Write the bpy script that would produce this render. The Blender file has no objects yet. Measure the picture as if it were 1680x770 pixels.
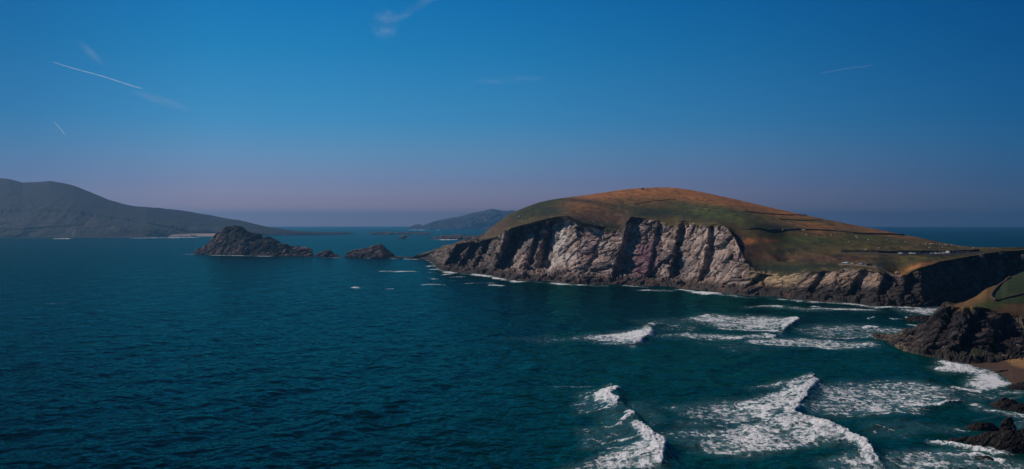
import bpy, bmesh, math, random
import numpy as np
from mathutils import Vector
from mathutils.bvhtree import BVHTree

# ------------------------------------------------------------------ camera, sky, sun, exposure
scene = bpy.context.scene
COL = scene.collection
HC = 60.0            # eye height above the water
RE = 7.4e6           # earth radius with refraction: the sea really curves away
F, CX, EY = 1800.0, 840.0, 364.5      # focal length / centre / eye level in pixels of the 1680 px wide photo

cam_d = bpy.data.cameras.new("camera")
cam = bpy.data.objects.new("camera", cam_d)
COL.objects.link(cam)
cam.location = (0, 0, HC)
cam.rotation_euler = (math.radians(90), 0, 0)
cam_d.sensor_width = 36.0
cam_d.lens = F / 1680.0 * 36.0
cam_d.shift_y = -(385.0 - EY) / 1680.0
cam_d.clip_start = 1.0
cam_d.clip_end = 300000.0
scene.camera = cam

SUN_EL = math.radians(37.0)
SUN_AZ = math.radians(-61.0)          # measured from +Y (view direction) towards +X: the sun stands on the left, a little ahead
sun_vec = Vector((math.sin(SUN_AZ) * math.cos(SUN_EL), math.cos(SUN_AZ) * math.cos(SUN_EL), math.sin(SUN_EL)))
sun_d = bpy.data.lights.new("sun", "SUN")
sun_d.energy = 5.0
sun_d.angle = math.radians(0.53)
sun_d.color = (1.0, 0.87, 0.76)
sun = bpy.data.objects.new("sun", sun_d)
COL.objects.link(sun)
sun.rotation_euler = sun_vec.to_track_quat('Z', 'Y').to_euler()
sun.location = (-200, 0, 400)

world = bpy.data.worlds.new("World")
scene.world = world
world.use_nodes = True
wt = world.node_tree
wt.nodes.clear()
wo = wt.nodes.new("ShaderNodeOutputWorld")
wb = wt.nodes.new("ShaderNodeBackground")
sky = wt.nodes.new("ShaderNodeTexSky")
sky.sky_type = 'NISHITA'
sky.sun_disc = False
sky.sun_elevation = SUN_EL
sky.sun_rotation = SUN_AZ
sky.altitude = 0
sky.air_density = 1.0
sky.dust_density = 0.6
sky.ozone_density = 3.0
# the sky of the photograph: deep blue overhead, mauve at the horizon, darker away from the sun, plus a lens vignette graded into both sides
tc = wt.nodes.new("ShaderNodeTexCoord")
sx = wt.nodes.new("ShaderNodeSeparateXYZ")
wt.links.new(tc.outputs["Generated"], sx.inputs[0])
def ramp(stops, src):
    r = wt.nodes.new("ShaderNodeValToRGB")
    el = r.color_ramp.elements
    while len(el) < len(stops): el.new(0.5)
    for e, (pos, c) in zip(el, stops):
        e.position = pos; e.color = (*c, 1)
    wt.links.new(src, r.inputs[0])
    return r.outputs[0]
def mul(a, b):
    m = wt.nodes.new("ShaderNodeMix"); m.data_type = 'RGBA'; m.blend_type = 'MULTIPLY'
    m.inputs[0].default_value = 1.0
    wt.links.new(a, m.inputs[6]); wt.links.new(b, m.inputs[7])
    return m.outputs[2]
elev = ramp([(0.0, (1.18, .76, 1.08)), (.02, (.63, .54, .99)), (.036, (.42, .49, .95)), (.064, (.26, .52, .92)), (.091, (.135, .52, .90)), (.15, (.05, .49, .82)), (.193, (.022, .45, .80)), (.32, (.01, .20, .42)), (.6, (.01, .11, .26)), (1.0, (.01, .09, .2))], sx.outputs[2])
mx = wt.nodes.new("ShaderNodeMapRange")
mx.inputs[1].default_value = -1; mx.inputs[2].default_value = 1
wt.links.new(sx.outputs[0], mx.inputs[0])
azim = ramp([(0.0, (1, 1, 1)), (.26, (.40, .48, .56)), (.30, (.52, .60, .68)), (.37, (.96, .94, .94)), (.42, (1, 1, 1)), (.5, (.96, .98, 1)), (.6, (.75, .82, .9)), (.71, (.26, .54, .70)), (1.0, (.2, .5, .66))], mx.outputs[0])
wt.links.new(mul(mul(sky.outputs[0], elev), azim), wb.inputs[0])
wb.inputs[1].default_value = 0.15
wt.links.new(wb.outputs[0], wo.inputs[0])

vs = scene.view_settings
vs.view_transform = 'Standard'
vs.look = 'None'
vs.exposure = -0.85
vs.gamma = 1.0
vs.use_curve_mapping = False
scene.render.engine = 'CYCLES'
scene.cycles.use_denoising = True
scene.cycles.max_bounces = 6
scene.cycles.volume_bounces = 1
scene.cycles.transparent_max_bounces = 16

# ------------------------------------------------------------------ helpers
rng = np.random.default_rng(7)
random.seed(7)

def sea_y(py):
    """distance at which a sight line of that photo row meets the curved sea"""
    a = (np.asarray(py, float) - EY) / F
    return RE * (a - np.sqrt(np.maximum(a * a - 2 * HC / RE, 0)))

def drop(X, Y):
    return (X * X + Y * Y) / (2 * RE)

def zpix(py, Y):
    return HC - (py - EY) / F * Y

def hash3(ix, iy, iz, seed):
    h = (ix.astype(np.int64) * 374761393 + iy.astype(np.int64) * 668265263 + iz.astype(np.int64) * 2147483647 + seed * 974711) & 0xffffffff
    h = ((h ^ (h >> 13)) * 1274126177) & 0xffffffff
    h = ((h ^ (h >> 16)) * 2246822519) & 0xffffffff
    return (h ^ (h >> 15)) & 0xffffffff

def noise(P, seed=0):
    """gradient noise, about -1..1; P is (n,3)"""
    P = np.asarray(P, np.float64)
    i = np.floor(P).astype(np.int64)
    f = P - i
    u = f * f * f * (f * (f * 6 - 15) + 10)
    out = 0
    for dx in (0, 1):
        wx = u[:, 0] if dx else 1 - u[:, 0]
        for dy in (0, 1):
            wy = u[:, 1] if dy else 1 - u[:, 1]
            for dz in (0, 1):
                wz = u[:, 2] if dz else 1 - u[:, 2]
                h = hash3(i[:, 0] + dx, i[:, 1] + dy, i[:, 2] + dz, seed)
                gx = ((h & 1023) / 511.5 - 1)
                gy = (((h >> 10) & 1023) / 511.5 - 1)
                gz = (((h >> 20) & 1023) / 511.5 - 1)
                out = out + wx * wy * wz * (gx * (f[:, 0] - dx) + gy * (f[:, 1] - dy) + gz * (f[:, 2] - dz))
    return out * 1.5

def fbm(P, octaves=4, gain=0.5, seed=0, ridged=False):
    s, a, tot = 0, 1.0, 0
    Q = np.asarray(P, np.float64).copy()
    for k in range(octaves):
        n = noise(Q, seed + k * 17)
        if ridged:
            n = 1 - 2 * np.abs(n)
        s = s + a * n
        tot += a
        a *= gain
        Q = Q * 2.03 + 11.7
    return s / tot

def cells(P, seed=0):
    """random value per cell and distance to the cell border"""
    i = np.floor(P).astype(np.int64)
    d1 = np.full(len(P), 9.0); d2 = np.full(len(P), 9.0); val = np.zeros(len(P))
    for dx in (-1, 0, 1):
        for dy in (-1, 0, 1):
            for dz in (-1, 0, 1):
                c = i + np.array([dx, dy, dz])
                h = hash3(c[:, 0], c[:, 1], c[:, 2], seed)
                q = c + np.stack([(h & 1023) / 1023., ((h >> 10) & 1023) / 1023., ((h >> 20) & 1023) / 1023.], 1)
                d = np.linalg.norm(P - q, axis=1)
                h2 = hash3(c[:, 2], c[:, 0], c[:, 1], seed + 5)
                near = d < d1
                d2 = np.where(near, d1, np.minimum(d2, d))
                val = np.where(near, (h2 & 4095) / 4095., val)
                d1 = np.where(near, d, d1)
    return val, d2 - d1

def sstep(a, b, x):
    t = np.clip((x - a) / (b - a), 0, 1)
    return t * t * (3 - 2 * t)

def tag(o, label=None, cat=None, group=None, kind=None):
    if label: o["label"] = label
    if cat: o["category"] = cat
    if group: o["group"] = group
    if kind: o["kind"] = kind
    return o

def mesh_np(name, V, Q, mat, parent=None, smooth=True, attrs=None, colors=None):
    me = bpy.data.meshes.new(name)
    n, m = len(V), len(Q)
    k = Q.shape[1]
    me.vertices.add(n)
    me.vertices.foreach_set("co", np.ascontiguousarray(V, np.float32).ravel())
    me.loops.add(m * k)
    me.loops.foreach_set("vertex_index", np.ascontiguousarray(Q, np.int32).ravel())
    me.polygons.add(m)
    me.polygons.foreach_set("loop_start", np.arange(0, m * k, k, dtype=np.int32))
    me.polygons.foreach_set("loop_total", np.full(m, k, np.int32))
    me.polygons.foreach_set("use_smooth", np.full(m, smooth, bool))
    me.update(calc_edges=True)
    for an, av in (attrs or {}).items():
        at = me.attributes.new(an, 'FLOAT', 'POINT')
        at.data.foreach_set("value", np.ascontiguousarray(av, np.float32))
    for an, av in (colors or {}).items():
        at = me.attributes.new(an, 'FLOAT_COLOR', 'POINT')
        at.data.foreach_set("color", np.ascontiguousarray(np.concatenate([av, np.ones((len(av), 1))], 1), np.float32).ravel())
    me.validate()
    o = bpy.data.objects.new(name, me)
    COL.objects.link(o)
    if parent: o.parent = parent
    if mat: me.materials.append(mat)
    return o

def grid_quads(nc, nr):
    idx = np.arange(nc * nr).reshape(nc, nr)
    return np.stack([idx[:-1, :-1], idx[1:, :-1], idx[1:, 1:], idx[:-1, 1:]], -1).reshape(-1, 4)

def curve(pts, p, sm=0):
    pts = np.array(pts, float)
    v = np.interp(p, pts[:, 0], pts[:, 1])
    if sm > 0:
        st = p[1] - p[0]
        r = max(1, int(sm / st * 2))
        ker = np.exp(-0.5 * (np.arange(-r, r + 1) * st / sm) ** 2)
        ker /= ker.sum()
        v = np.convolve(np.pad(v, r, mode='edge'), ker, 'valid')
    return v

def loft(p, rails, counts):
    """rails: list of (Y, z) arrays over the columns p. returns X,Y,Z (nc,nr) and the running rail number v"""
    Ys, Zs, Vs = [], [], []
    K = len(rails)
    for k in range(K - 1):
        n = counts[k]
        t = np.linspace(0, 1, n, endpoint=(k == K - 2))
        y0, z0 = rails[k]; y1, z1 = rails[k + 1]
        ym, zm = rails[max(k - 1, 0)]; y2, z2 = rails[min(k + 2, K - 1)]
        for tt in t:   # blend of straight and smooth so that the hill is rounded
            lin_y = y0 + (y1 - y0) * tt; lin_z = z0 + (z1 - z0) * tt
            Ys.append(lin_y); Zs.append(lin_z); Vs.append(np.full(len(p), k + tt))
    Y = np.stack(Ys, 1); Z = np.stack(Zs, 1); V = np.stack(Vs, 1)
    return Y, Z, V

def smooth_rows(A, n):
    for _ in range(n):
        B = A.copy()
        B[:, 1:-1] = 0.25 * A[:, :-2] + 0.5 * A[:, 1:-1] + 0.25 * A[:, 2:]
        A = B
    return A

def normals(X, Y, Z):
    P = np.stack([X, Y, Z], -1)
    du = np.gradient(P, axis=0); dv = np.gradient(P, axis=1)
    n = np.cross(du, dv)
    n /= np.linalg.norm(n, axis=-1, keepdims=True) + 1e-9
    return n

# ------------------------------------------------------------------ materials
def new_mat(name):
    m = bpy.data.materials.new(name)
    m.use_nodes = True
    nt = m.node_tree
    b = nt.nodes["Principled BSDF"]
    return m, nt, b

def nd(nt, typ, **kw):
    n = nt.nodes.new(typ)
    for k, v in kw.items():
        setattr(n, k, v)
    return n

def math_node(nt, op, a, b=None, clamp=False):
    n = nt.nodes.new("ShaderNodeMath"); n.operation = op; n.use_clamp = clamp
    for i, x in enumerate((a, b)):
        if x is None: continue
        if hasattr(x, "is_linked"): nt.links.new(x, n.inputs[i])
        else: n.inputs[i].default_value = x
    return n.outputs[0]

def noise_tex(nt, scale, detail=4, rough=0.6, vec=None, dist=0.0):
    n = nt.nodes.new("ShaderNodeTexNoise")
    n.inputs["Scale"].default_value = scale
    n.inputs["Detail"].default_value = detail
    n.inputs["Roughness"].default_value = rough
    n.inputs["Distortion"].default_value = dist
    if vec is not None: nt.links.new(vec, n.inputs["Vector"])
    return n

def land_material(name, fine=0.8, bump=1.0, dist=1.0):
    """colour of rock, soil and grass comes from the terrain's own land cover attribute, broken up by noise"""
    m, nt, b = new_mat(name)
    at = nd(nt, "ShaderNodeAttribute", attribute_name="cover")
    geo = nd(nt, "ShaderNodeNewGeometry")
    n1 = noise_tex(nt, fine, 5, 0.65, geo.outputs["Position"])
    n2 = noise_tex(nt, fine * 0.15, 4, 0.6, geo.outputs["Position"])
    mr = nd(nt, "ShaderNodeMapRange")
    mr.inputs[1].default_value = 0.25; mr.inputs[2].default_value = 0.75
    mr.inputs[3].default_value = 0.45; mr.inputs[4].default_value = 1.6
    s = math_node(nt, 'ADD', math_node(nt, 'MULTIPLY', n1.outputs[0], 0.6), math_node(nt, 'MULTIPLY', n2.outputs[0], 0.4))
    nt.links.new(s, mr.inputs[0])
    vm = nd(nt, "ShaderNodeVectorMath", operation='SCALE')
    nt.links.new(at.outputs["Color"], vm.inputs[0]); nt.links.new(mr.outputs[0], vm.inputs["Scale"])
    nt.links.new(vm.outputs[0], b.inputs["Base Color"])
    b.inputs["Roughness"].default_value = 0.9
    b.inputs["Specular IOR Level"].default_value = 0.25
    bp = nd(nt, "ShaderNodeBump")
    bp.inputs["Strength"].default_value = bump
    bp.inputs["Distance"].default_value = dist
    nt.links.new(n1.outputs[0], bp.inputs["Height"])
    nt.links.new(bp.outputs[0], b.inputs["Normal"])
    return m

def plain(name, col, rough=0.7, metal=0.0, var=0.25, scale=3.0):
    m, nt, b = new_mat(name)
    geo = nd(nt, "ShaderNodeNewGeometry")
    n = noise_tex(nt, scale, 3, 0.6, geo.outputs["Position"])
    mr = nd(nt, "ShaderNodeMapRange")
    mr.inputs[3].default_value = 1 - var; mr.inputs[4].default_value = 1 + var
    nt.links.new(n.outputs[0], mr.inputs[0])
    vm = nd(nt, "ShaderNodeVectorMath", operation='SCALE')
    vm.inputs[0].default_value = col
    nt.links.new(mr.outputs[0], vm.inputs["Scale"])
    nt.links.new(vm.outputs[0], b.inputs["Base Color"])
    b.inputs["Roughness"].default_value = rough
    b.inputs["Metallic"].default_value = metal
    return m

M_land = land_material("headland_ground", 0.45, 0.7, 0.8)
M_near = land_material("near_ground", 0.9, 0.8, 0.5)
M_far = land_material("far_ground", 0.05, 0.6, 6.0)
M_rock = land_material("sea_rock", 0.8, 0.9, 0.6)

def rock_disp(P, amp=1.0, sc=1.0, d=(.39, -.79, .47), m=(-.9, -.44, 0), seed=0):
    """fractured beds: d runs along the beds as seen on the face, m points out of the face"""
    d = np.array(d, float); d /= np.linalg.norm(d)
    m = np.array(m, float); m -= d * (m @ d); m /= np.linalg.norm(m)
    n = np.cross(d, m)
    w = fbm(P * (0.02 / sc), 3, seed=seed + 1)
    w2 = fbm(P * (0.11 / sc), 3, seed=seed + 2)
    C = np.stack([P @ d, P @ (n + .25 * m), P @ m], 1) / sc
    C = C + np.stack([5 * w, 7 * w + 1.2 * w2, 4 * w + .8 * w2], 1)
    def saw(x, k=.80):
        f = x - np.floor(x)
        return np.where(f < k, f / k, (1 - f) / (1 - k)) - 0.5
    vary = 0.65 + 0.9 * np.clip(fbm(P * 0.03 / sc, 2, seed=seed + 3), -.6, 1)
    rough = np.clip(.55 + 1.3 * fbm(P * .022 / sc, 3, seed=seed + 8), .22, 1.25)
    o = 1.5 * saw(C[:, 1] / 23.0) * vary
    o += .8 * saw(C[:, 1] / 7.7 + .13 * C[:, 0] / 9 + .5 * w2) * (1.5 - vary)
    o += 0.45 * saw(C[:, 1] / 2.9 + .8 * w2)
    v0, e0 = cells(C / np.array([30., 17., 19.]), seed + 4)
    v1, e1 = cells(C / np.array([11., 6.0, 8.]), seed + 5)
    v2, e2 = cells(C / np.array([4.2, 2.1, 2.8]), seed + 6)
    o *= rough
    o += 5.0 * (v0 - .5) + 2.9 * rough * (v1 - 0.5) + 1.2 * rough * (v2 - 0.5)
    o -= 2.4 * (1 - sstep(0, 0.09, e0)) + 1.3 * (1 - sstep(0, 0.11, e1)) + .5 * (1 - sstep(0, 0.12, e2))
    o += 1.0 * fbm(P * (0.06 / sc), 5, 0.6, seed=seed + 7)
    rock_disp.crack = np.maximum(1 - sstep(0, .10, e0), .75 * (1 - sstep(0, .12, e1)))
    return o * amp * sc, v1, v2, v0

def blend(base, col, w):
    return base * (1 - w[:, None]) + np.array(col)[None, :] * w[:, None]

def pix_of(X, Y, Z):
    return CX + F * X / Y, EY + F * (HC - Z) / Y

# ------------------------------------------------------------------ the main headland
p = np.arange(672, 1960, 0.75)
py0 = curve([(672, 425), (690, 424.5), (700, 426), (712, 432), (718, 440), (730, 445), (770, 448), (803, 451), (812, 454), (835, 459),
             (863, 461), (900, 461.5), (943, 466), (1020, 467), (1079, 469.5), (1107, 471), (1142, 475), (1200, 482.5), (1260, 486.5),
             (1323, 493), (1406, 499), (1440, 502), (1480, 503), (1510, 503.5), (1530, 501), (1545, 498), (1560, 496), (1600, 490),
             (1640, 486), (1680, 484), (1960, 474)], p, 2.0)
pyT = curve([(672, 424), (690, 419), (706, 413.5), (727, 408), (745, 403), (763, 398), (782, 395.5), (800, 394), (815, 391), (831, 378),
             (863, 370), (887, 364), (915, 357), (935, 356), (955, 370), (985, 375), (1018, 378), (1027, 364), (1034, 357), (1060, 360), (1095, 367),
             (1108, 370), (1121, 363), (1150, 369), (1160, 371), (1172, 369), (1186, 371), (1196, 377), (1208, 396), (1220, 420), (1234, 442), (1244, 449),
             (1260, 450.5), (1292, 451), (1323, 446), (1385, 443), (1417, 442), (1440, 444), (1462, 451), (1474, 454.5), (1490, 447), (1505, 440), (1520, 436),
             (1536, 432), (1560, 428), (1594, 421.5), (1616, 417), (1642, 413), (1680, 411), (1960, 402)], p, 2.0)
pyR = curve([(672, 423.5), (690, 417.5), (706, 412.5), (727, 407), (745, 401.5), (763, 396.5), (782, 394), (793, 381), (812, 368), (826, 356), (840, 348),
             (863, 338.5), (880, 331.5), (900, 327), (927, 323), (985, 315), (1020, 309), (1044, 306.5), (1080, 304.8), (1104, 304.8), (1135, 308.7),
             (1202, 323.8), (1260, 336.8), (1325, 351.6), (1400, 367.5), (1450, 376.8), (1502, 387), (1554, 398.4), (1580, 403), (1620, 405), (1680, 405.5),
             (1960, 396)], p, 3.0)
pyM = curve([(672, 423.8), (706, 413), (763, 397), (782, 394.8), (800, 385), (820, 370), (840, 358), (880, 343), (943, 336), (1000, 334), (1080, 336), (1150, 344), (1204, 352),
             (1240, 366), (1280, 376), (1320, 378), (1400, 384), (1480, 402), (1540, 412), (1600, 413), (1680, 409), (1960, 400)], p, 8.0)
Y0 = sea_y(py0)
# steps of the cliff: each dark cleft is where the coast turns back inland
run = curve([(672, 12), (700, 25), (760, 60), (812, 75), (840, 95), (900, 78), (950, 55), (1000, 52), (1080, 48), (1200, 46), (1230, 26), (1440, 26), (1500, 22), (1540, 26), (1600, 42), (1960, 45)], p, 6)
YT = Y0 + run
YR = curve([(672, 1700), (690, 1700), (706, 1610), (720, 1500), (740, 1440), (763, 1425), (800, 1425), (840, 1400), (900, 1380), (1000, 1345), (1100, 1310), (1200, 1250),
            (1300, 1170), (1400, 1085), (1450, 1045), (1500, 1005), (1580, 965), (1680, 945), (1960, 900)], p, 14)
YR = np.maximum(YR, YT + 12)
fm = curve([(672, .5), (840, .42), (950, .40), (1130, .42), (1185, .22), (1230, .17), (1262, .22), (1300, .38), (1400, .55), (1600, .5), (1960, .5)], p, 10)
YM = YT + (YR - YT) * fm
z0 = np.full_like(p, 0.0) - drop(0, Y0)
zT = np.maximum(zpix(pyT, YT), 1.5); zM = np.maximum(zpix(pyM, YM), zT + .3); zR = np.maximum(zpix(pyR, YR), zM + .3)
zToe = np.minimum(curve([(672, 1.5), (720, 5), (900, 7), (1100, 6), (1230, 5), (1500, 5), (1560, 8), (1960, 8)], p, 5), zT * .6)
rails = [(Y0 - 9, z0 - 5), (Y0, z0 + 0.1), (Y0 + np.minimum(run * .3, 16), zToe), (YT, zT), (YM, zM), (YR, zR),
         (YR + 60, zR - 6), (YR + 300, np.full_like(p, -6.0))]
Y, Z, V = loft(p, rails, [4, 18, 190, 70, 70, 10, 12])
nc, nr = Y.shape
# round the hill above the cliff edge and over the ridge
i3 = 4 + 18 + 190
def smooth_part(A, a, b, n):
    A[:, a:b] = smooth_rows(A[:, a:b], n); return A
Y = smooth_part(Y, i3 - 3, nr, 60); Z = smooth_part(Z, i3 - 3, nr, 60)
def smooth_cols(A, V, sig, lo, hi):
    r = int(sig * 2.5); ker = np.exp(-.5 * (np.arange(-r, r + 1) / sig) ** 2); ker /= ker.sum()
    B = np.apply_along_axis(lambda c: np.convolve(np.pad(c, r, mode='edge'), ker, 'valid'), 0, A)
    w = sstep(lo, hi, V)
    return A * (1 - w) + B * w
Y = smooth_cols(Y, V, 14, 3.02, 3.35); Z = smooth_cols(Z, V, 14, 3.02, 3.35)
Pc = np.repeat(p[:, None], nr, 1)
# clefts in the cliff
on_cliff = sstep(1.4, 2.15, V) * (1 - sstep(2.90, 3.12, V))
h = np.clip((V - 2), 0, 1)               # 0 at the toe .. 1 at the cliff top
def cleft(Y, ptop, pbot, wid, depth, lead, bow=0.0, lo=0.0, hi=1.0):
    c = pbot + (ptop - pbot) * h + bow * 4 * h * (1 - h)
    d = Pc - c + 2.0 * noise(np.stack([Pc.ravel() * .04, V.ravel() * 9, np.full(Pc.size, ptop)], 1), 3).reshape(Pc.shape)
    # rises from 0 at the left lip to full depth at the right lip, then comes forward again over 'lead' pixels
    prof = np.where(d < 0, 0.0, np.where(d < wid, d / wid, np.clip(1 - (d - wid) / lead, 0, 1)))
    win = sstep(lo - .03, lo + .05, h) * (1 - sstep(hi, hi + .12, h)) if hi < 1 else sstep(lo - .03, lo + .05, h)
    return Y + depth * prof * win * on_cliff
Y = cleft(Y, 1028, 1003, 12, 18, 64)
Y = cleft(Y, 1114, 1097, 6, 15, 46)
Y = cleft(Y, 1162, 1142, 7, 13, 40, bow=5)
Y = cleft(Y, 866, 846, 22, 48, 34, hi=.97)
Y = cleft(Y, 834, 806, 20, 92, 30, hi=.93)
Y = cleft(Y, 899, 875, 12, 46, 112)
Y = cleft(Y, 775, 750, 8, 46, 26)
Y = cleft(Y, 796, 776, 7, 40, 26)
Y = cleft(Y, 748, 728, 7, 52, 26)
Y = cleft(Y, 1078, 1062, 4, 8, 30)
Y = cleft(Y, 1245, 1226, 5, 8, 18, hi=.9)
Y = cleft(Y, 1345, 1322, 8, 7, 25)
Y = cleft(Y, 1412, 1388, 7, 7, 25)
Y = cleft(Y, 1452, 1436, 7, 6, 25)
Y = cleft(Y, 1534, 1520, 22, 30, 60)
Y = cleft(Y, 1582, 1570, 6, 16, 24)
Y = cleft(Y, 1612, 1600, 8, 26, 26)
Y = cleft(Y, 1645, 1632, 8, 24, 28)
Y = cleft(Y, 1490, 1478, 6, 9, 30)
X = (Pc - CX) / F * Y
N = normals(X, Y, Z)
P3 = np.stack([X, Y, Z], -1).reshape(-1, 3)
Vf, hf, pf = V.ravel(), h.ravel(), Pc.ravel()
Vn = Vf + .16 * fbm(P3 * .03, 4, .6, seed=79) * sstep(2.3, 2.7, Vf)
rockw = (sstep(0.9, 1.3, Vf) * (1 - sstep(2.90, 3.05, Vn)))
spur = 1 - sstep(760, 830, pf)            # the tip is bare rock right over the ridge
rockw = np.maximum(rockw, sstep(0.9, 1.3, Vf) * (1 - sstep(5.5, 6, Vf)) * spur * 0.8)
sel = rockw > 0.001
disp = np.zeros(len(P3)); v1 = np.full(len(P3), .5); v2 = v1.copy(); st = v1.copy()
amp = curve([(672, .35), (700, .6), (760, 1.0), (900, 1.1), (1020, .8), (1180, .8), (1230, .6), (1480, .7), (1540, 1.3), (1960, 1.3)], np.array(pf), 0)
a, b_, c_, d_ = rock_disp(P3[sel], 1.0, 1.0, seed=20)
crack = np.zeros(len(P3)); crack[sel] = rock_disp.crack
disp[sel] = a * amp[sel] * rockw[sel]; v1[sel] = b_; v2[sel] = c_; st[sel] = d_
# boulders along the foot of the cliff
toe = sstep(0.8, 1.2, Vf) * (1 - sstep(1.9, 2.25, Vf))
sel2 = toe > 0.01
bv, be = cells(P3[sel2] * np.array([.16, .1, .2]), 91)
disp[sel2] += toe[sel2] * (2.8 * (bv - .35) + 0.8 * sstep(0, .3, be))
# turf: hummocks
turf = 1 - np.clip(rockw, 0, 1)
hum = 1.4 * fbm(P3 * 0.012, 4, seed=51) + 0.5 * fbm(P3 * 0.06, 3, seed=52)
disp += hum * turf * sstep(2.9, 3.3, Vf) * (1 - .7 * sstep(4.6, 5.0, Vf))
P3 = P3 + N.reshape(-1, 3) * disp[:, None]
P3[:, 2] = np.where(Vf < 0.02, -6, P3[:, 2])
# an old quarry scarp and banks in the fields above the bay
def hollow(P3, pc, pyc, rp, rpy, depth):
    q, r = pix_of(P3[:, 0], P3[:, 1], P3[:, 2])
    w = np.exp(-((q - pc) / rp) ** 2 - ((r - pyc) / rpy) ** 2) * (Vf < 5)
    P3[:, 2] -= depth * w
    return P3
P3 = hollow(P3, 1290, 422, 16, 5, 5.0)
P3 = hollow(P3, 1475, 443, 18, 6, 3.0)
# ---- land cover
q, r = pix_of(P3[:, 0], P3[:, 1], np.maximum(P3[:, 2], -1))
wq = 7 * fbm(P3 * 0.02, 4, seed=61); wr = 3 * fbm(P3 * np.array([.01, .01, .03]), 4, seed=62)
qq, rr = q + wq, r + wr
def blob(pc, pyc, rp, rpy, k=1.0, rot=0.0):
    ca, sa = math.cos(math.radians(rot)), math.sin(math.radians(rot))
    dx, dy = qq - pc, rr - pyc
    u = dx * ca + dy * sa; v = -dx * sa + dy * ca
    return k * np.exp(-(u / rp) ** 2 - (v / rpy) ** 2)
GREEN = (0.052, 0.072, 0.016); DKGREEN = (0.018, 0.030, 0.014); HEATH = (0.085, 0.043, 0.026); ORANGE = (0.33, 0.135, 0.045); OLIVE = (0.085, 0.066, 0.021)
g = np.tile(np.array(OLIVE), (len(P3), 1))
ridge_d = rr - curve(np.stack([p[::20], pyR[::20]], 1), np.array(pf), 0)
g = blend(g, ORANGE, (1 - sstep(14, 40, ridge_d)) * sstep(905, 960, qq) * (1 - sstep(1330, 1400, qq)))
g = blend(g, (0.20, .10, .04), (1 - sstep(5, 16, ridge_d)) * sstep(1290, 1350, qq) * (1 - sstep(1450, 1560, qq)))
g = blend(g, HEATH, np.clip(blob(985, 357, 70, 12, 1.1, 6), 0, .9))
for a_ in [(880, 342, 30, 7, .9, -20, GREEN), (960, 331, 60, 4, .7, 8, DKGREEN), (1110, 350, 110, 7, .9, 6, DKGREEN), (1180, 347, 70, 10, .8, 8, GREEN), (1120, 335, 30, 5, .6, 10, GREEN),
           (1210, 355, 80, 12, .7, 8, GREEN), (1320, 362, 60, 4, .6, 5, GREEN), (1330, 395, 80, 9, .9, 3, GREEN), (1440, 392, 60, 4, .7, 8, GREEN), (1430, 407, 120, 7, .5, 2, OLIVE), (1270, 372, 60, 5, .7, 4, DKGREEN),
           (1290, 398, 35, 4, .6, 8, DKGREEN),
           (1225, 408, 40, 18, .95, 15, HEATH), (1190, 415, 20, 20, .6, 0, HEATH), (1228, 397, 16, 5, .95, -10, ORANGE), (1262, 395, 12, 3, .8, 0, ORANGE), (1270, 425, 30, 8, .7, 0, HEATH),
           (1290, 412, 25, 4, .9, -5, DKGREEN), (1270, 440, 60, 8, 1.0, 2, DKGREEN), (1340, 425, 50, 6, .8, 3, HEATH), (1350, 437, 45, 6, .9, 2, DKGREEN), (1400, 424, 50, 5, .7, 2, HEATH),
           (860, 350, 60, 9, .85, -28, DKGREEN), (900, 348, 30, 7, .9, -10, DKGREEN), (820, 375, 26, 9, .8, -40, HEATH), (800, 388, 16, 6, .6, -40, OLIVE), (985, 368, 40, 6, .95, 8, DKGREEN), (1015, 352, 22, 8, .8, 0, HEATH),
           (1060, 352, 40, 5, .8, 4, DKGREEN), (1030, 330, 40, 6, .5, 0, OLIVE),
           (1480, 430, 40, 8, .5, 0, OLIVE), (1530, 424, 40, 5, .6, 0, GREEN), (1500, 438, 20, 4, .7, -20, ORANGE), (1540, 430, 24, 3, .6, -10, ORANGE), (1450, 432, 18, 7, .9, 0, DKGREEN), (1560, 418, 60, 2.5, .7, -3, DKGREEN),
           (1475, 452, 12, 5, .7, 0, ORANGE), (1640, 407, 60, 3, .6, 0, OLIVE), (1560, 409, 60, 3, .5, 0, (.14, .12, .04))]:
    g = blend(g, a_[6], np.clip(blob(*a_[:6]) * 1.3, 0, 1))
g *= (0.75 + 0.5 * (fbm(P3 * .05, 3, seed=66) * .5 + .5))[:, None] * (1 + .8 * np.clip(fbm(P3 * np.array([.16, .05, .3]), 3, seed=67), -1, 1))[:, None]
tuf = fbm(P3 * np.array([.22, .09, .2]), 3, .6, seed=68)
g = blend(g, (.014, .016, .008), .85 * sstep(.12, .34, tuf) * sstep(-.35, .25, fbm(P3 * .012, 3, seed=69)))
g = blend(g, (.24, .15, .06), .5 * sstep(.14, .36, -tuf) * sstep(-.3, .3, fbm(P3 * .015, 3, seed=70)))
# rock
rk = np.tile(np.array((0.47, 0.345, 0.29)), (len(P3), 1))
rk = blend(rk, (0.24, 0.155, 0.125), .85 * sstep(.35, .75, v1))
rk = blend(rk, (0.15, 0.105, 0.10), .75 * sstep(.60, .70, st))
rk = blend(rk, (0.10, 0.075, 0.075), .7 * sstep(.1, .4, fbm(P3 * .035, 4, .6, seed=77)))
rk = blend(rk, (0.60, 0.50, 0.44), .8 * sstep(.70, .85, v2))
rk = blend(rk, (0.24, 0.125, 0.15), np.clip(blob(1058, 428, 17, 28, 1.7, 12), 0, .95))
rk = blend(rk, (0.27, 0.16, 0.16), np.clip(blob(968, 420, 10, 20, 1.0, 12), 0, .8))
rk = blend(rk, (0.74, 0.67, 0.62), np.clip(blob(918, 398, 9, 20, 1.3, 20), 0, .85))
rk = blend(rk, (0.70, 0.61, 0.55), np.clip(blob(920, 425, 22, 7, 1.0, -8) + blob(900, 436, 7, 10, 1.2, 10) + blob(990, 402, 8, 6, .8), 0, .8))
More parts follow.
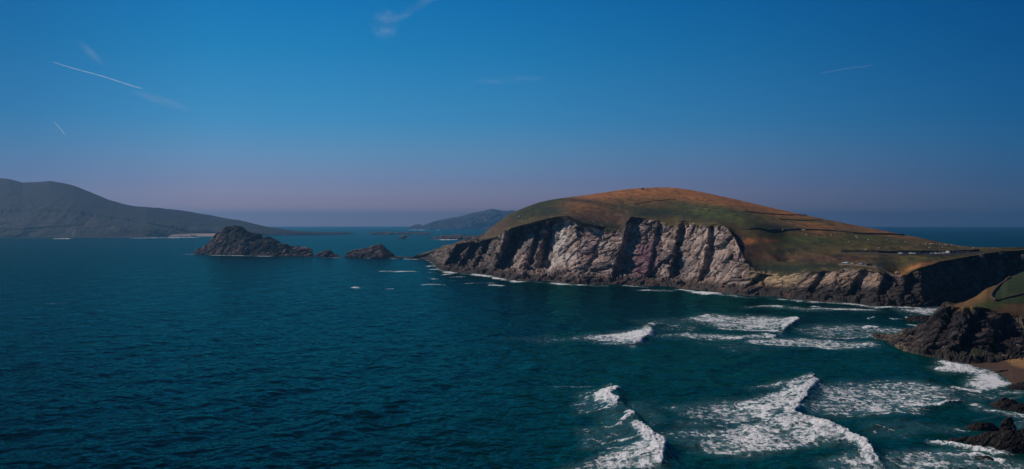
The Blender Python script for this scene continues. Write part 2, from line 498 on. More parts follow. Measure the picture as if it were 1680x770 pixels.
rk = blend(rk, (0.14, 0.13, 0.14), np.clip(blob(875, 392, 28, 22, 1.1) + blob(1122, 437, 16, 15, .9), 0, .8))  # left patch: dark rock, with some shade put into its colour
rk = blend(rk, (0.44, .32, .18), np.clip(sstep(1215, 1240, qq) * (1 - sstep(468, 478, rr)), 0, 1) * (1 - sstep(1290, 1340, qq)) * .9)
rk = blend(rk, (0.36, .25, .16), np.clip(blob(1395, 457, 40, 12, .9) + blob(1330, 460, 25, 8, .6) + blob(1440, 460, 8, 14, .8, 20), 0, .85))
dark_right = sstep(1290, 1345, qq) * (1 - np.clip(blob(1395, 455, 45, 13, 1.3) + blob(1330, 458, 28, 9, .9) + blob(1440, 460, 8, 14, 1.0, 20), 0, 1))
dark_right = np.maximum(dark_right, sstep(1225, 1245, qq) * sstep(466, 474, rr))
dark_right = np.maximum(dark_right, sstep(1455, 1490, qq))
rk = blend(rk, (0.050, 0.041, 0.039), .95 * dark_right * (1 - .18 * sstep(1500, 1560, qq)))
rk = blend(rk, (.20, .15, .12), .75 * dark_right * sstep(1480, 1540, qq) * sstep(.6, .8, v1))  # pale inlet cells: sunlit spots put into the rock colour
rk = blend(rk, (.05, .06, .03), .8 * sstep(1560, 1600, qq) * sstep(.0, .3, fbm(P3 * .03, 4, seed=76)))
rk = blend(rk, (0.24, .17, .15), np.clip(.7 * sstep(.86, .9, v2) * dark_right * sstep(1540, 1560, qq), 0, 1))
wet = 1 - sstep(4.0, 10.5, P3[:, 2] + 2.5 * fbm(P3 * .05, 3, seed=71) + 3 * (v1 - .5))
rk = blend(rk, (0.045, 0.036, 0.033), .93 * wet)
rk = blend(rk, (0.17, .085, .06), .5 * wet * sstep(.72, .8, v1))
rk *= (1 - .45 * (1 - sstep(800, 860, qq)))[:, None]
rk = blend(rk, (.045, .038, .036), .72 * crack * sstep(-.3, .2, fbm(P3 * .06, 3, seed=78)))  # shade inside the cracks, darkened into the rock colour
rk *= (1 + .6 * fbm(P3 * np.array([.4, .4, .5]), 3, .6, seed=72))[:, None]
edge = Vn + .10 * fbm(P3 * .09, 4, seed=73) + .07 * (v1 - .5)
gm = sstep(2.93, 3.0, edge)
gm = gm * (1 - spur * (.75 + .25 * np.clip(fbm(P3 * .05, 3, seed=74), -1, 1)))
gm = np.maximum(gm, .6 * sstep(.25, .5, fbm(P3 * .022, 4, seed=75)) * sstep(2.55, 2.85, Vf) * (pf > 830))   # turf ledges high on the cliff
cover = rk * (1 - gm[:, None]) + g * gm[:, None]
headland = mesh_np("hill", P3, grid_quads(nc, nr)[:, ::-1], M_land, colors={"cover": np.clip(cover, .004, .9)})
tag(headland, "large grassy headland with pale sea cliffs cut by dark vertical clefts", "headland", kind="structure")
HV, HQ = P3, grid_quads(nc, nr)

# ------------------------------------------------------------------ the nearer headland on the right
p = np.arange(1432, 2060, 0.6)
py0 = curve([(1432, 555), (1440, 556), (1450, 559), (1462, 566), (1480, 575), (1500, 580), (1520, 586), (1540, 589), (1560, 594), (1580, 596.5), (1640, 598), (1680, 598), (2060, 590)], p, 1.5)
pyT = curve([(1432, 554.5), (1449, 550.5), (1475, 550), (1480, 545.5), (1498, 545), (1512, 537.5), (1527, 529), (1539, 519), (1551, 509), (1557, 506), (1575, 504), (1600, 504.5), (1620, 508), (1650, 516), (1680, 522), (1800, 532), (2060, 540)], p, 1.5)
pyR = curve([(1432, 554), (1449, 550), (1475, 549), (1480, 544.5), (1498, 544), (1512, 536.5), (1527, 528), (1539, 518), (1551, 507.5), (1557, 504), (1566, 502.5), (1585, 493), (1602, 484), (1618, 472), (1642, 464), (1653, 455), (1680, 442), (1740, 412), (1850, 370), (2060, 330)], p, 2)
Y0 = sea_y(py0)
run = curve([(1432, 5), (1480, 18), (1520, 28), (1560, 36), (1680, 40), (2060, 40)], p, 6)
YT = Y0 + run
YR = YT + curve([(1432, 5), (1480, 10), (1540, 14), (1566, 22), (1620, 60), (1680, 80), (2060, 120)], p, 6)
zT = np.maximum(zpix(pyT, YT), .7); zR = np.maximum(zpix(pyR, YR), zT + .2)
pyM = .5 * (pyT + pyR); YM = .55 * YT + .45 * YR; zM = np.maximum(zpix(pyM, YM), zT + .1)
zToe = np.minimum(3.0, zT * .5)
rails = [(Y0 - 8, np.full_like(p, -4.)), (Y0, np.full_like(p, .05)), (Y0 + run * .3, zToe), (YT, zT), (YM, zM), (YR, zR), (YR + 20, zR - 4), (YR + 90, np.full_like(p, -5.))]
Y, Z, V = loft(p, rails, [4, 16, 150, 50, 50, 8, 8])
nc, nr = Y.shape
i3 = 4 + 16 + 150
Y = smooth_part(Y, i3 - 3, nr, 30); Z = smooth_part(Z, i3 - 3, nr, 30)
Pc = np.repeat(p[:, None], nr, 1); h = np.clip(V - 2, 0, 1)
on_cliff = sstep(1.4, 2.15, V) * (1 - sstep(2.90, 3.12, V))
for c in [(1556, 1526, 5, 4, 20), (1603, 1566, 8, 8, 30), (1646, 1622, 6, 5, 40), (1712, 1690, 9, 9, 40)]:
    Y = cleft(Y, *c)
X = (Pc - CX) / F * Y
N = normals(X, Y, Z)
P3 = np.stack([X, Y, Z], -1).reshape(-1, 3)
Vf, pf = V.ravel(), Pc.ravel()
spur = 1 - sstep(1552, 1570, pf)
rockw = sstep(.9, 1.3, Vf) * (1 - sstep(2.93, 3.05, Vf))
rockw = np.maximum(rockw, sstep(.9, 1.3, Vf) * (1 - sstep(5.5, 6, Vf)) * spur)
sel = rockw > .001
disp = np.zeros(len(P3)); v1 = np.full(len(P3), .5); v2 = v1.copy()
a, b_, c_, d_ = rock_disp(P3[sel], 1.35, .5, seed=120)
disp[sel] = a * rockw[sel] * np.interp(pf[sel], [1432, 1480, 1540], [.4, .8, 1.0]); v1[sel] = b_; v2[sel] = c_
toe = sstep(.8, 1.2, Vf) * (1 - sstep(1.9, 2.25, Vf)); sel2 = toe > .01
bv, be = cells(P3[sel2] * np.array([.3, .2, .4]), 191)
disp[sel2] += toe[sel2] * (1.6 * (bv - .35) + .5 * sstep(0, .3, be))
disp += (.6 * fbm(P3 * .03, 4, seed=151) + .25 * fbm(P3 * .12, 3, seed=152)) * (1 - rockw) * sstep(2.9, 3.3, Vf)
P3 = P3 + N.reshape(-1, 3) * disp[:, None]
P3[:, 2] = np.where(Vf < .02, -5, P3[:, 2])
q, r = pix_of(P3[:, 0], P3[:, 1], P3[:, 2])
qq = q + 4 * fbm(P3 * .04, 4, seed=161); rr = r + 2 * fbm(P3 * .05, 4, seed=162)
g = np.tile(np.array((0.12, .072, .03)), (len(P3), 1))
fieldw = sstep(-2, 3, (qq - np.interp(rr, [440, 456, 467, 480, 487, 493], [1682, 1658, 1642, 1630, 1626, 1630]))) * (1 - sstep(496, 501, rr))
g = blend(g, (0.19, .105, .038), np.clip(blob(1600, 494, 40, 9, 1.0, -35), 0, 1))
g = blend(g, (.06, .085, .018), np.clip(blob(1628, 499, 30, 8, 1.3, -12), 0, .95))
g = blend(g, (0.028, .050, .020), fieldw)
g = blend(g, (0.06, .075, .02), fieldw * .7 * sstep(0, .4, fbm(P3 * .06, 3, seed=166)))
g *= (1 + .5 * fbm(P3 * np.array([.3, .15, .5]), 4, seed=167))[:, None]
rk = np.tile(np.array((0.027, .023, .025)), (len(P3), 1))
rk = blend(rk, (.075, .06, .058), .8 * sstep(.66, .72, v1))
rk = blend(rk, (.018, .016, .018), .8 * (1 - sstep(.2, .35, v2)))
rk = blend(rk, (.24, .18, .13), np.clip(blob(1675, 528, 14, 10, .9) + .8 * sstep(.9, .94, v2) * (rr > 560) + .6 * (1 - sstep(1470, 1520, qq)) * sstep(.6, .7, v2), 0, .9))
wet = 1 - sstep(1.2, 4., P3[:, 2] + 1.5 * fbm(P3 * .1, 3, seed=171))
rk = blend(rk, (.028, .025, .022), .85 * wet * sstep(1490, 1530, qq))
rk = blend(rk, (.03, .042, .014), np.clip(blob(1590, 577, 22, 4, .8) + blob(1610, 580, 14, 3, .6), 0, .8))
rk *= (1 + .4 * fbm(P3 * .5, 3, seed=172))[:, None]
gm = sstep(2.93, 3.0, Vf + .1 * fbm(P3 * .06, 4, seed=173)) * (1 - spur)
cover = rk * (1 - gm[:, None]) + g * gm[:, None]
near = mesh_np("hillside", P3, grid_quads(nc, nr)[:, ::-1], M_near, colors={"cover": np.clip(cover, .004, .9)})
tag(near, "dark rocky point with orange and green grassy slope above a small beach", "headland", kind="structure")
NV, NQ = P3, grid_quads(nc, nr)

# ------------------------------------------------------------------ islands and rocks in the sea
def island(name, top, base, depth, mat, step, rows, sc, amp, label, cat, cols, kind=None, seed=0, dvec=(.62, .1, .78), cliff=None, group=None, lean=.5, grass=None, gul=0.0, rim=None):
    """top / base: outline and waterline in photo rows; the land stands at the distance of its waterline and is 'depth' metres thick"""
    p = np.arange(top[0][0], top[-1][0] + step, step)
    py0 = curve(base, p, 0); pyR = curve(top, p, step * 1.2)
    Y0 = sea_y(py0); YR = Y0 + depth * lean * np.clip((py0 - pyR) / max(2.0, np.max(py0 - pyR) * .35), .12, 1)
    zb = -drop(0, Y0); zR = np.maximum(zpix(pyR, YR), zb + .3)
    if cliff is None:
        yc, zc = Y0 + (YR - Y0) * .35, zb + (zR - zb) * .5
    else:
        yc = Y0 + (YR - Y0) * cliff[0]; zc = np.minimum(zpix(curve(cliff[1], p, step), yc), zb + (zR - zb) * .95); zc = np.maximum(zc, zb + .2)
    back = (YR - Y0) * .9 + depth * .1
    rails = [(Y0 - depth * .03, zb - 5), (Y0, zb), (yc, zc), (YR, zR), (YR + back * .3, zb + (zR - zb) * .8), (YR + back, zb - 5)]
    Y, Z, V = loft(p, rails, [3, rows, rows, rows // 4, rows // 4])
    s_ = 3 + rows
    ns_ = rows // 6 if kind else 3
    Y[:, s_ - 2:] = smooth_rows(Y[:, s_ - 2:], ns_); Z[:, s_ - 2:] = smooth_rows(Z[:, s_ - 2:], ns_)
    Pc = np.repeat(p[:, None], Y.shape[1], 1)
    X = (Pc - CX) / F * Y
    N = normals(X, Y, Z).reshape(-1, 3)
    P3 = np.stack([X, Y, Z], -1).reshape(-1, 3); Vf = V.ravel()
    d, v1, v2, s = rock_disp(P3, amp, sc, dvec, (-.15, -1, .3), seed=seed)
    w = sstep(.8, 1.2, Vf) * (1 - .75 * sstep(2.0, 2.7, Vf) * (1 if grass else 0)) * (1 - sstep(4.2, 5, Vf))
    tall = np.repeat(np.clip((zR - zb) / (amp * sc * 6 + .01), .1, 1)[:, None], Y.shape[1], 1).ravel()
    if gul:
        qd = P3 @ np.array([.8, .25, -.55])
        d = d + np.clip((np.repeat((zR - zb)[:, None], Y.shape[1], 1).ravel() - 15) / 140, 0, 1) * gul * fbm(np.stack([qd / (gul * 9), P3[:, 1] * .0006, P3[:, 2] * .0006], 1), 4, .55, seed=seed + 9, ridged=True) * sstep(1, 1.6, Vf) * (1 - sstep(2.6, 3.0, Vf))
    P3 = P3 + N * (d * w * tall)[:, None]
    q, r = pix_of(P3[:, 0], P3[:, 1], P3[:, 2])
    cover = cols(P3, Vf, v1, v2, q, r)
    o = mesh_np(name, P3, grid_quads(*Y.shape)[:, ::-1], mat, colors={"cover": np.clip(cover, .004, .9)})
    return tag(o, label, cat, group, kind), P3, grid_quads(*Y.shape)

def rocky(dark=(.06, .048, .048), pale=(.27, .20, .18), share=.62):
    def f(P, V, v1, v2, q, r):
        c = np.tile(np.array(dark), (len(P), 1))
        c = blend(c, pale, .85 * sstep(share, share + .12, .6 * v1 + .4 * v2))
        c = blend(c, (.03, .027, .026), .8 * (1 - sstep(.5, 3.5, P[:, 2] + drop(0, P[:, 1]))))
        return c * (1 + .4 * fbm(P * .2, 3, seed=8))[:, None]
    return f

def stack_cols(P, V, v1, v2, q, r):
    c = rocky((.030, .025, .028), (.36, .25, .22), .62)(P, V, v1, v2, q, r)
    top = np.interp(q, [345, 373, 384, 408, 425, 444, 460], [385, 371, 370, 379, 386, 390, 398])
    gw = .9 * (1 - sstep(12, 30, r - top + 12 * fbm(P * .03, 3, seed=5))) * sstep(358, 374, q) * (1 - sstep(452, 464, q))
    return blend(c, (.014, .030, .016), gw)

def blasket_cols(P, V, v1, v2, q, r):
    c = np.tile(np.array((.052, .050, .040)), (len(P), 1))
    n = fbm(P * .0016, 4, seed=31)
    c = blend(c, (.095, .042, .048), sstep(1.2, 2.2, V + .8 * n) * .8)
    c = blend(c, (.022, .010, .022), sstep(1.9, 2.4, V + .5 * n) * .8)
    c = blend(c, (.060, .080, .040), np.clip(np.exp(-((q - 300) / 110) ** 2 - ((r - 372) / 10) ** 2) * 1.2, 0, .9))
    ln = np.abs(((r + 2 * n + .02 * q) / 5.2) % 1 - .5)
    c = blend(c, (.025, .03, .025), (1 - sstep(.05, .12, ln)) * sstep(190, 230, q) * sstep(350, 358, r) * .7)
    c = blend(c, (.04, .035, .035), (1 - sstep(.9, 1.7, V)) * .7)
    c = blend(c, (.30, .20, .19), np.clip(1.3 * np.exp(-((q - 120.5 - (385 - r) * .25) / 2.6) ** 2 - ((r - 384) / 6) ** 2) + .5 * np.exp(-((q - 97) / 5) ** 2 - ((r - 383) / 5) ** 2) * sstep(.5, .7, v1), 0, 1))
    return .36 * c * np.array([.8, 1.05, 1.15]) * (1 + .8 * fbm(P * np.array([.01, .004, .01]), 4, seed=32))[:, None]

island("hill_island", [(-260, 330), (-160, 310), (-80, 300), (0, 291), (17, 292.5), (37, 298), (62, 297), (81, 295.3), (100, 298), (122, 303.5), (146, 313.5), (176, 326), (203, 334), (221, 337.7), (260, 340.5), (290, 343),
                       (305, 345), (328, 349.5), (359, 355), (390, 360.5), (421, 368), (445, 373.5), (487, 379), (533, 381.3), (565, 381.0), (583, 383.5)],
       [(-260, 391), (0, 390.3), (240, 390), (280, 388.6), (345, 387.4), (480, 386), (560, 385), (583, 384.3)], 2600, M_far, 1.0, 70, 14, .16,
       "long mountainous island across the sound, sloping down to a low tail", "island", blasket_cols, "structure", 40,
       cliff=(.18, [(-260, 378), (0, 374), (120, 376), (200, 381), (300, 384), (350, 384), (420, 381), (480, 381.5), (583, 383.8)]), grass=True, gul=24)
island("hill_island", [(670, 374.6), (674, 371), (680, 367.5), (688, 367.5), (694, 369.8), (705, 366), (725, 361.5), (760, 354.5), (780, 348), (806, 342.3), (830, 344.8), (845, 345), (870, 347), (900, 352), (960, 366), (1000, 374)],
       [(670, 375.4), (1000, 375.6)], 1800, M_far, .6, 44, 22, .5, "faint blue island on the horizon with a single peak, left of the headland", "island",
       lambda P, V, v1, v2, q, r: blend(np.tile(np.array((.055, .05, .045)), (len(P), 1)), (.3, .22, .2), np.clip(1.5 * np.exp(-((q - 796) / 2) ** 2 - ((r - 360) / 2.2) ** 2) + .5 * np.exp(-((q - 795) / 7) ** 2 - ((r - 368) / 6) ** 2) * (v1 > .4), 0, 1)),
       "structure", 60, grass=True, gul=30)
island("sea_stack", [(314, 416.6), (318, 414.6), (326, 408.7), (336, 404.7), (346, 394), (357, 382.5), (365, 376), (373, 371.4), (384, 370.4), (397, 373), (409, 379), (426, 385.8), (444, 390), (460, 398), (470, 399.5), (474, 404), (483, 405),
                     (492, 404.2), (504, 406), (511, 411), (514, 416), (517, 420)], [(314, 417), (400, 419.2), (470, 420.6), (517, 421.2)], 130, M_rock, .35, 120, .8, 1.1,
       "large humped rock island with green top rising from the sea, far left", "sea stack", stack_cols, None, 200)
ISL = [("islet", [(517, 420.5), (520, 415), (531, 413), (540, 411.2), (545, 414.5), (554, 418.5), (560, 421.5)], [(517, 421.4), (560, 422.2)], 50, "small low jagged rock between the green topped stack and the pointed rock", 210),
       ("islet", [(563, 421.5), (566, 419), (573, 414), (587, 411), (599, 408.4), (611, 403), (617, 402.6), (624, 400), (630, 404), (636, 411), (645, 417), (650, 420), (656, 420.5), (662, 422.8)], [(563, 422.6), (662, 424)], 80, "jagged pointed rock island in the sea, second from the headland tip", 220),
       ("islet", [(661, 423.4), (666, 421.6), (671, 422.4), (676, 423.6)], [(661, 424), (676, 424.4)], 20, "tiny black reef just off the tip of the headland", 230),
       ("islet", [(653, 390.6), (656, 387.5), (659.5, 384.8), (663, 386.8), (667, 389), (673, 391)], [(653, 391), (673, 391.4)], 60, "small hazy rock hump standing alone far out in the sound", 240)]
for nm, top, base, dep, lab, sd in ISL:
    island(nm, top, base, dep, M_rock, .3, 60, 1.0 if sd != 240 else 1.6, .9, lab, "rock island", rocky((.040, .031, .033), (.30, .21, .19), .60), None, sd)
island("islet", [(603, 384), (607, 382.8), (620, 381.4), (633, 380.3), (650, 381.2), (665, 381), (680, 382), (700, 381.8), (710, 383.9)], [(603, 384.6), (710, 385.0)], 300, M_far, .5, 24, 3, .6,
       "low hazy grass topped islet between the two blue islands", "rock island", rocky((.05, .055, .04), (.09, .08, .06), .6), None, 250)
island("islet", [(703, 391.8), (712, 389), (722, 387.4), (740, 387), (755, 385.8), (775, 386), (800, 387), (830, 389), (850, 392)], [(703, 392.4), (850, 393)], 260, M_far, .5, 24, 3, .6,
       "low flat dark islet half hidden behind the headland slope", "rock island", rocky((.06, .05, .05), (.22, .13, .10), .72), None, 260)

SHORE = [([(1484, 526), (1489, 521), (1497, 517.5), (1503, 516.6), (1509, 519), (1513, 517), (1520, 518.5), (1528, 522), (1536, 521), (1542, 527)], [(1484, 527), (1542, 530)], 12, "black double humped rock awash just off the dark point's seaward side"),
         ([(1618, 667), (1622, 664), (1634, 657), (1646, 653.5), (1660, 655), (1675, 660), (1690, 664), (1702, 672)], [(1618, 669), (1650, 674), (1702, 678)], 10, "smooth black rock in the surf, just below the beach"),
         ([(1653, 637), (1660, 631), (1670, 627.5), (1684, 626), (1700, 630), (1716, 638)], [(1653, 638.5), (1680, 640.5), (1716, 641)], 8, "dark rock at the lower edge of the wet sand"),
         ([(1577, 703), (1586, 698), (1600, 693), (1616, 692.5), (1630, 696), (1638, 704)], [(1577, 704.5), (1610, 708), (1638, 708)], 6, "low flat black rock left of the pointed one"),
         ([(1632, 706), (1640, 698), (1650, 690), (1656, 686.5), (1661, 689), (1664, 698), (1666, 707)], [(1632, 708), (1666, 709)], 6, "pointed black rock with a sharp top standing in the surf"),
         ([(1551, 722), (1560, 720), (1575, 721), (1586, 716), (1605, 711), (1630, 707), (1660, 706), (1690, 704), (1740, 712)], [(1551, 726), (1580, 731), (1620, 738), (1660, 745), (1740, 748)], 10, "largest black rock ledge at the lower right, foam breaking below it"),
         ([(1600, 751), (1612, 748), (1622, 747.5), (1630, 752)], [(1600, 753), (1630, 757)], 4, "small black rock awash in foam below the largest ledge"),
         ([(1546, 769), (1553, 766), (1560, 768), (1566, 774)], [(1546, 771), (1566, 777)], 4, "little black rock tip at the bottom edge of the photo"),
         ([(1636, 603), (1645, 600.8), (1660, 600.5), (1672, 602), (1676, 604)], [(1636, 604.4), (1676, 605)], 5, "thin dark rock lying on the dry sand, farthest up the beach"),
         ([(1631, 611), (1640, 607.5), (1652, 607), (1660, 610)], [(1631, 612), (1660, 612.6)], 5, "small dark rock lying in the middle of the wet beach")]
for k, (top, base, dep, lab) in enumerate(SHORE):
    island("sea_rock", top, base, dep, M_rock, .3, 50, .16, .9, lab, "sea rock", rocky((.018, .016, .016), (.05, .04, .036), .62), None, 300 + k * 10, group="black rocks in the surf by the beach")

# ------------------------------------------------------------------ the sea
colp = np.concatenate([np.linspace(-2600, -400, 60), np.linspace(-380, -20, 40), np.arange(0, 1690, 1.15), np.linspace(1700, 2100, 60), np.linspace(2150, 4000, 50)])
rowp = np.concatenate([np.linspace(2400, 830, 40), np.arange(815, 520, -.62), np.arange(520, 380, -.7)])
yy = np.concatenate([sea_y(rowp), np.geomspace(float(sea_y(380.)) * 1.02, 32000, 50)])
Pg, Yg = np.meshgrid(colp, yy, indexing='ij')
Xg = (Pg - CX) / F * Yg
P2 = np.stack([Xg, Yg], -1).reshape(-1, 2)
pv = Pg.ravel(); rv = EY + F * HC / P2[:, 1]
n_ = len(pv)
Q3 = np.concatenate([P2, np.zeros((n_, 1))], 1)
nearw = 1 - sstep(900, 1500, P2[:, 1])
inview = (pv > -100) & (pv < 1800) & (rv > 372) & (rv < 830)
wob_p = np.zeros(n_); wob_r = np.zeros(n_)
wob_p[inview] = 12 * fbm(Q3[inview] * .06, 4, .6, seed=401) + 10 * fbm(Q3[inview] * np.array([.02, .05, 1]), 3, seed=403); wob_r[inview] = (3.2 * fbm(Q3[inview] * np.array([.07, .07, 1]), 4, .6, seed=402)) * np.clip((rv[inview] - 400) / 260, .15, 1.1)
pw, rw = pv + wob_p, rv + wob_r
foam = np.zeros(n_); crest_h = np.zeros(n_); owner = np.full(n_, -1)

def inside(poly, x, y):
    c = np.zeros(len(x), bool); m = len(poly); j = m - 1
    for i in range(m):
        xi, yi = poly[i]; xj, yj = poly[j]
        cr = ((yi > y) != (yj > y)) & (x < (xj - xi) * (y - yi) / (yj - yi + 1e-12) + xi)
        c ^= cr; j = i
    return c

def seg_dist(pts, x, y, ax=1.0):
    best = np.full(len(x), 1e9); tt = np.zeros(len(x)); L = 0
    lens = [0]
    for a, b in zip(pts[:-1], pts[1:]): lens.append(lens[-1] + math.hypot(b[0] - a[0], b[1] - a[1]))
    side = np.zeros(len(x))
    for k, (a, b) in enumerate(zip(pts[:-1], pts[1:])):
        dx, dy = (b[0] - a[0]) * ax, b[1] - a[1]
        t = np.clip((((x - a[0]) * ax) * dx + (y - a[1]) * dy) / (dx * dx + dy * dy + 1e-9), 0, 1)
        px_, py_ = a[0] * ax + t * dx, a[1] + t * dy
        d = np.hypot(x * ax - px_, y - py_)
        m = d < best
        best = np.where(m, d, best); side = np.where(m, x * ax - px_, side)
        tt = np.where(m, (lens[k] + t * (lens[k + 1] - lens[k])) / lens[-1], tt)
    return best, tt, side

def foam_poly(poly, dens, soft=4.0, own=-1, grad=None, ax=.35):
    """a field of foam; grad=(pL,pR): density grows from the left to the right"""
    xs = [a for a, b in poly]; ys = [b for a, b in poly]
    m = inview & (pv > min(xs) - 60) & (pv < max(xs) + 60) & (rv > min(ys) - 20) & (rv < max(ys) + 20)
    ii = np.nonzero(m)[0]
    x, y = pw[ii], rw[ii]
    d, _, _ = seg_dist(list(poly) + [poly[0]], x, y, ax)
    ins = inside(poly, x, y)
    sd = np.where(ins, d, -d)
    f = dens * (.35 * sstep(-soft * 2.2, 0, sd) + .65 * sstep(-soft * .6, soft * 1.5, sd))
    if grad is not None:
        f = f * (.38 + .62 * sstep(grad[0], grad[1], x))
    foam[ii] = np.maximum(foam[ii], f)
    if own >= 0:
        o = ii[f > .16]
        owner[o] = own

def foam_line(pts, dens, w, own=-1, tail=0.0, ax=.5):
    """a white line; tail: streaks trailing to the left of it, in pixels"""
    xs = [a for a, b in pts]; ys = [b for a, b in pts]
    m = inview & (pv > min(xs) - 60 - tail) & (pv < max(xs) + 60) & (rv > min(ys) - 20) & (rv < max(ys) + 20)
    ii = np.nonzero(m)[0]
    d, t, side = seg_dist(pts, pw[ii], rw[ii], ax)
    ww = np.where(side < 0, w + tail * ax, w)
    f = dens * (1 - sstep(.25, 1.0, d / ww)) * (.45 + .55 * sstep(0, .12, t) * (1 - sstep(.88, 1, t)))
    if ax < .5:
        sc_n = .035 if ax > .2 else .008
        f = f * np.clip(.74 + 1.4 * fbm(Q3[ii] * np.array([sc_n, sc_n * .35, 1]), 3, .6, seed=411), .12, 1.12)
    foam[ii] = np.maximum(foam[ii], f)
    if own >= 0: owner[ii[f > .2]] = own

def swell(pts, amp, wl, wr):
    """a wave crest in the water: gentle back on the left, steep front on the right"""
    W = [((a - CX) / F * float(sea_y(b)), float(sea_y(b))) for a, b in pts]
    xs = [a for a, b in W]; ys = [b for a, b in W]
    m = (P2[:, 0] > min(xs) - 40) & (P2[:, 0] < max(xs) + 40) & (P2[:, 1] > min(ys) - 40) & (P2[:, 1] < max(ys) + 40)
    ii = np.nonzero(m)[0]
    wx = 2.5 * fbm(Q3[ii] * .05, 3, seed=431)
    d, t, side = seg_dist(W, P2[ii, 0] + wx, P2[ii, 1])
    ww = np.where(side < 0, wl, wr)
    hh = amp * np.exp(-(d / ww) ** 2) * np.clip(np.minimum(t, 1 - t) * 6 + .05, 0, 1)
    crest_h[ii] = np.maximum(crest_h[ii], hh)

B = {}
def own(label):
    B[len(B)] = label
    return len(B) - 1
# breakers
k = own("short breaker nearest the middle of the bay, tapering to the left")
foam_poly([(880, 556), (940, 551), (1000, 548), (1045, 542), (1066, 541), (1068, 548), (1056, 560), (1040, 566), (1000, 564), (950, 559)], 1.0, 4, k, (900, 1045))
foam_line([(1064, 542), (1066, 548), (1055, 558), (1040, 566)], 1.15, 3.5, k, 12)
foam_line([(1069, 537.5), (1080, 535), (1091, 532.5)], .9, 2.2, -1, 8)
swell([(1092, 531), (1068, 540), (1060, 556), (1036, 567)], 2.0, 9, 2.8)
k = own("broad foam field of the farthest big breaker, in front of the cliffs")
foam_poly([(1112, 523), (1140, 518), (1156, 516), (1237, 517), (1306, 523), (1309, 530), (1292, 537), (1280, 549), (1255, 543), (1172, 539), (1150, 530)], .72, 4, k)
foam_poly([(1020, 524), (1110, 519), (1160, 524), (1150, 545), (1080, 545)], .33, 4)
foam_line([(1309, 524), (1300, 534), (1284, 547)], 1.0, 2.5, k, 14)
foam_line([(1150, 517), (1160, 519)], 1.0, 2.5, k, 4)
foam_line([(1172, 538.5), (1215, 540), (1255, 543), (1280, 548)], .85, 2.0, k)
swell([(1312, 521), (1300, 535), (1278, 550)], 1.8, 9, 2.8)
k = own("thin ragged foam strip between two thicker breakers in the middle")
foam_poly([(1068, 549), (1120, 546), (1200, 549), (1262, 547), (1270, 552), (1250, 558), (1180, 559), (1110, 556)], .70, 3.5, k)
foam_line([(1255, 549), (1269, 551), (1258, 557)], 1.0, 2.4, k, 8)
k = own("long foam strip running right towards the dark rocky point")
foam_poly([(1214, 561), (1240, 557), (1290, 555), (1360, 557), (1440, 563), (1440, 570), (1370, 573), (1290, 571), (1240, 566)], .76, 4, k)
foam_line([(1219, 561), (1232, 561), (1250, 566), (1300, 571), (1380, 573)], .85, 2.0, k)
swell([(1215, 560), (1240, 567), (1300, 573), (1380, 575)], .9, 7, 3)
foam_poly([(1300, 541), (1340, 530), (1440, 533), (1450, 545), (1440, 556), (1330, 554)], .52, 5)
foam_line([(1410, 539), (1430, 536), (1446, 537)], .85, 2.2)
foam_line([(1330, 553), (1390, 555), (1440, 551)], .6, 2.0)
foam_poly([(1220, 503.5), (1260, 500), (1330, 505), (1440, 506), (1445, 511), (1330, 510), (1270, 506)], .62, 3)
foam_line([(1237, 503), (1262, 502), (1288, 503)], .8, 1.5)
foam_line([(1327, 505), (1360, 507), (1400, 508.5), (1438, 508)], .85, 1.8)
foam_line([(1330, 502), (1345, 503)], .8, 1.5)
foam_line([(1424, 523), (1433, 521)], .9, 1.8)
foam_line([(1484, 520), (1490, 520)], 1.0, 2.2)
foam_poly([(1465, 507), (1500, 505), (1550, 504), (1548, 512), (1530, 520), (1490, 514)], .78, 4)
foam_line([(1465, 506), (1490, 505), (1510, 507)], .9, 1.6)
foam_line([(1492, 508), (1515, 510), (1535, 513)], .7, 2.0)
foam_line([(1460, 523), (1478, 523)], .7, 1.6)
foam_line([(1488, 532), (1505, 534), (1524, 535)], .85, 1.8)
foam_poly([(1400, 541), (1450, 537), (1505, 540), (1500, 546), (1450, 549)], .66, 3)
# along the foot of the big cliffs
shore = [(690, 425.5), (706, 427), (714, 435), (722, 444), (735, 447.5), (770, 450), (803, 453), (815, 457), (840, 461.5), (870, 463), (905, 464), (943, 468), (1020, 469), (1060, 471)]
foam_line(shore, .95, 2.0, ax=.3)
foam_line([(1060, 478), (1090, 478), (1120, 475), (1140, 478)], .85, 1.8, ax=.3)
foam_line([(1130, 478), (1170, 482), (1215, 486), (1262, 489)], .98, 3.0, ax=.3)
foam_line([(1255, 489.5), (1300, 493), (1330, 495), (1400, 500), (1440, 504), (1480, 505)], .95, 2.6, ax=.3)
foam_line([(1362, 497.5), (1390, 498), (1418, 501)], 1.0, 2.2, ax=.3)
for a in [((975, 470), (1000, 469.5), (1018, 470)), ((1045, 476), (1090, 476), (1110, 479)), ((700, 437), (716, 436), (730, 438)), ((700, 442), (728, 443), (745, 446)), ((722, 451), (742, 450)), ((735, 454), (760, 454)),
          ((705, 457.5), (720, 457)), ((736, 461), (752, 460.5)), ((755, 465.5), (790, 464.5), (818, 465)), ((690, 467.5), (712, 467), (735, 467.5)), ((625, 445.5), (660, 445), (690, 446)), ((700, 447), (720, 447)), ((575, 472), (600, 473)), ((628, 474), (645, 472.5)),
          ((800, 467.5), (830, 468.5))]:
    foam_line(list(a), .85, 1.2, ax=.3)
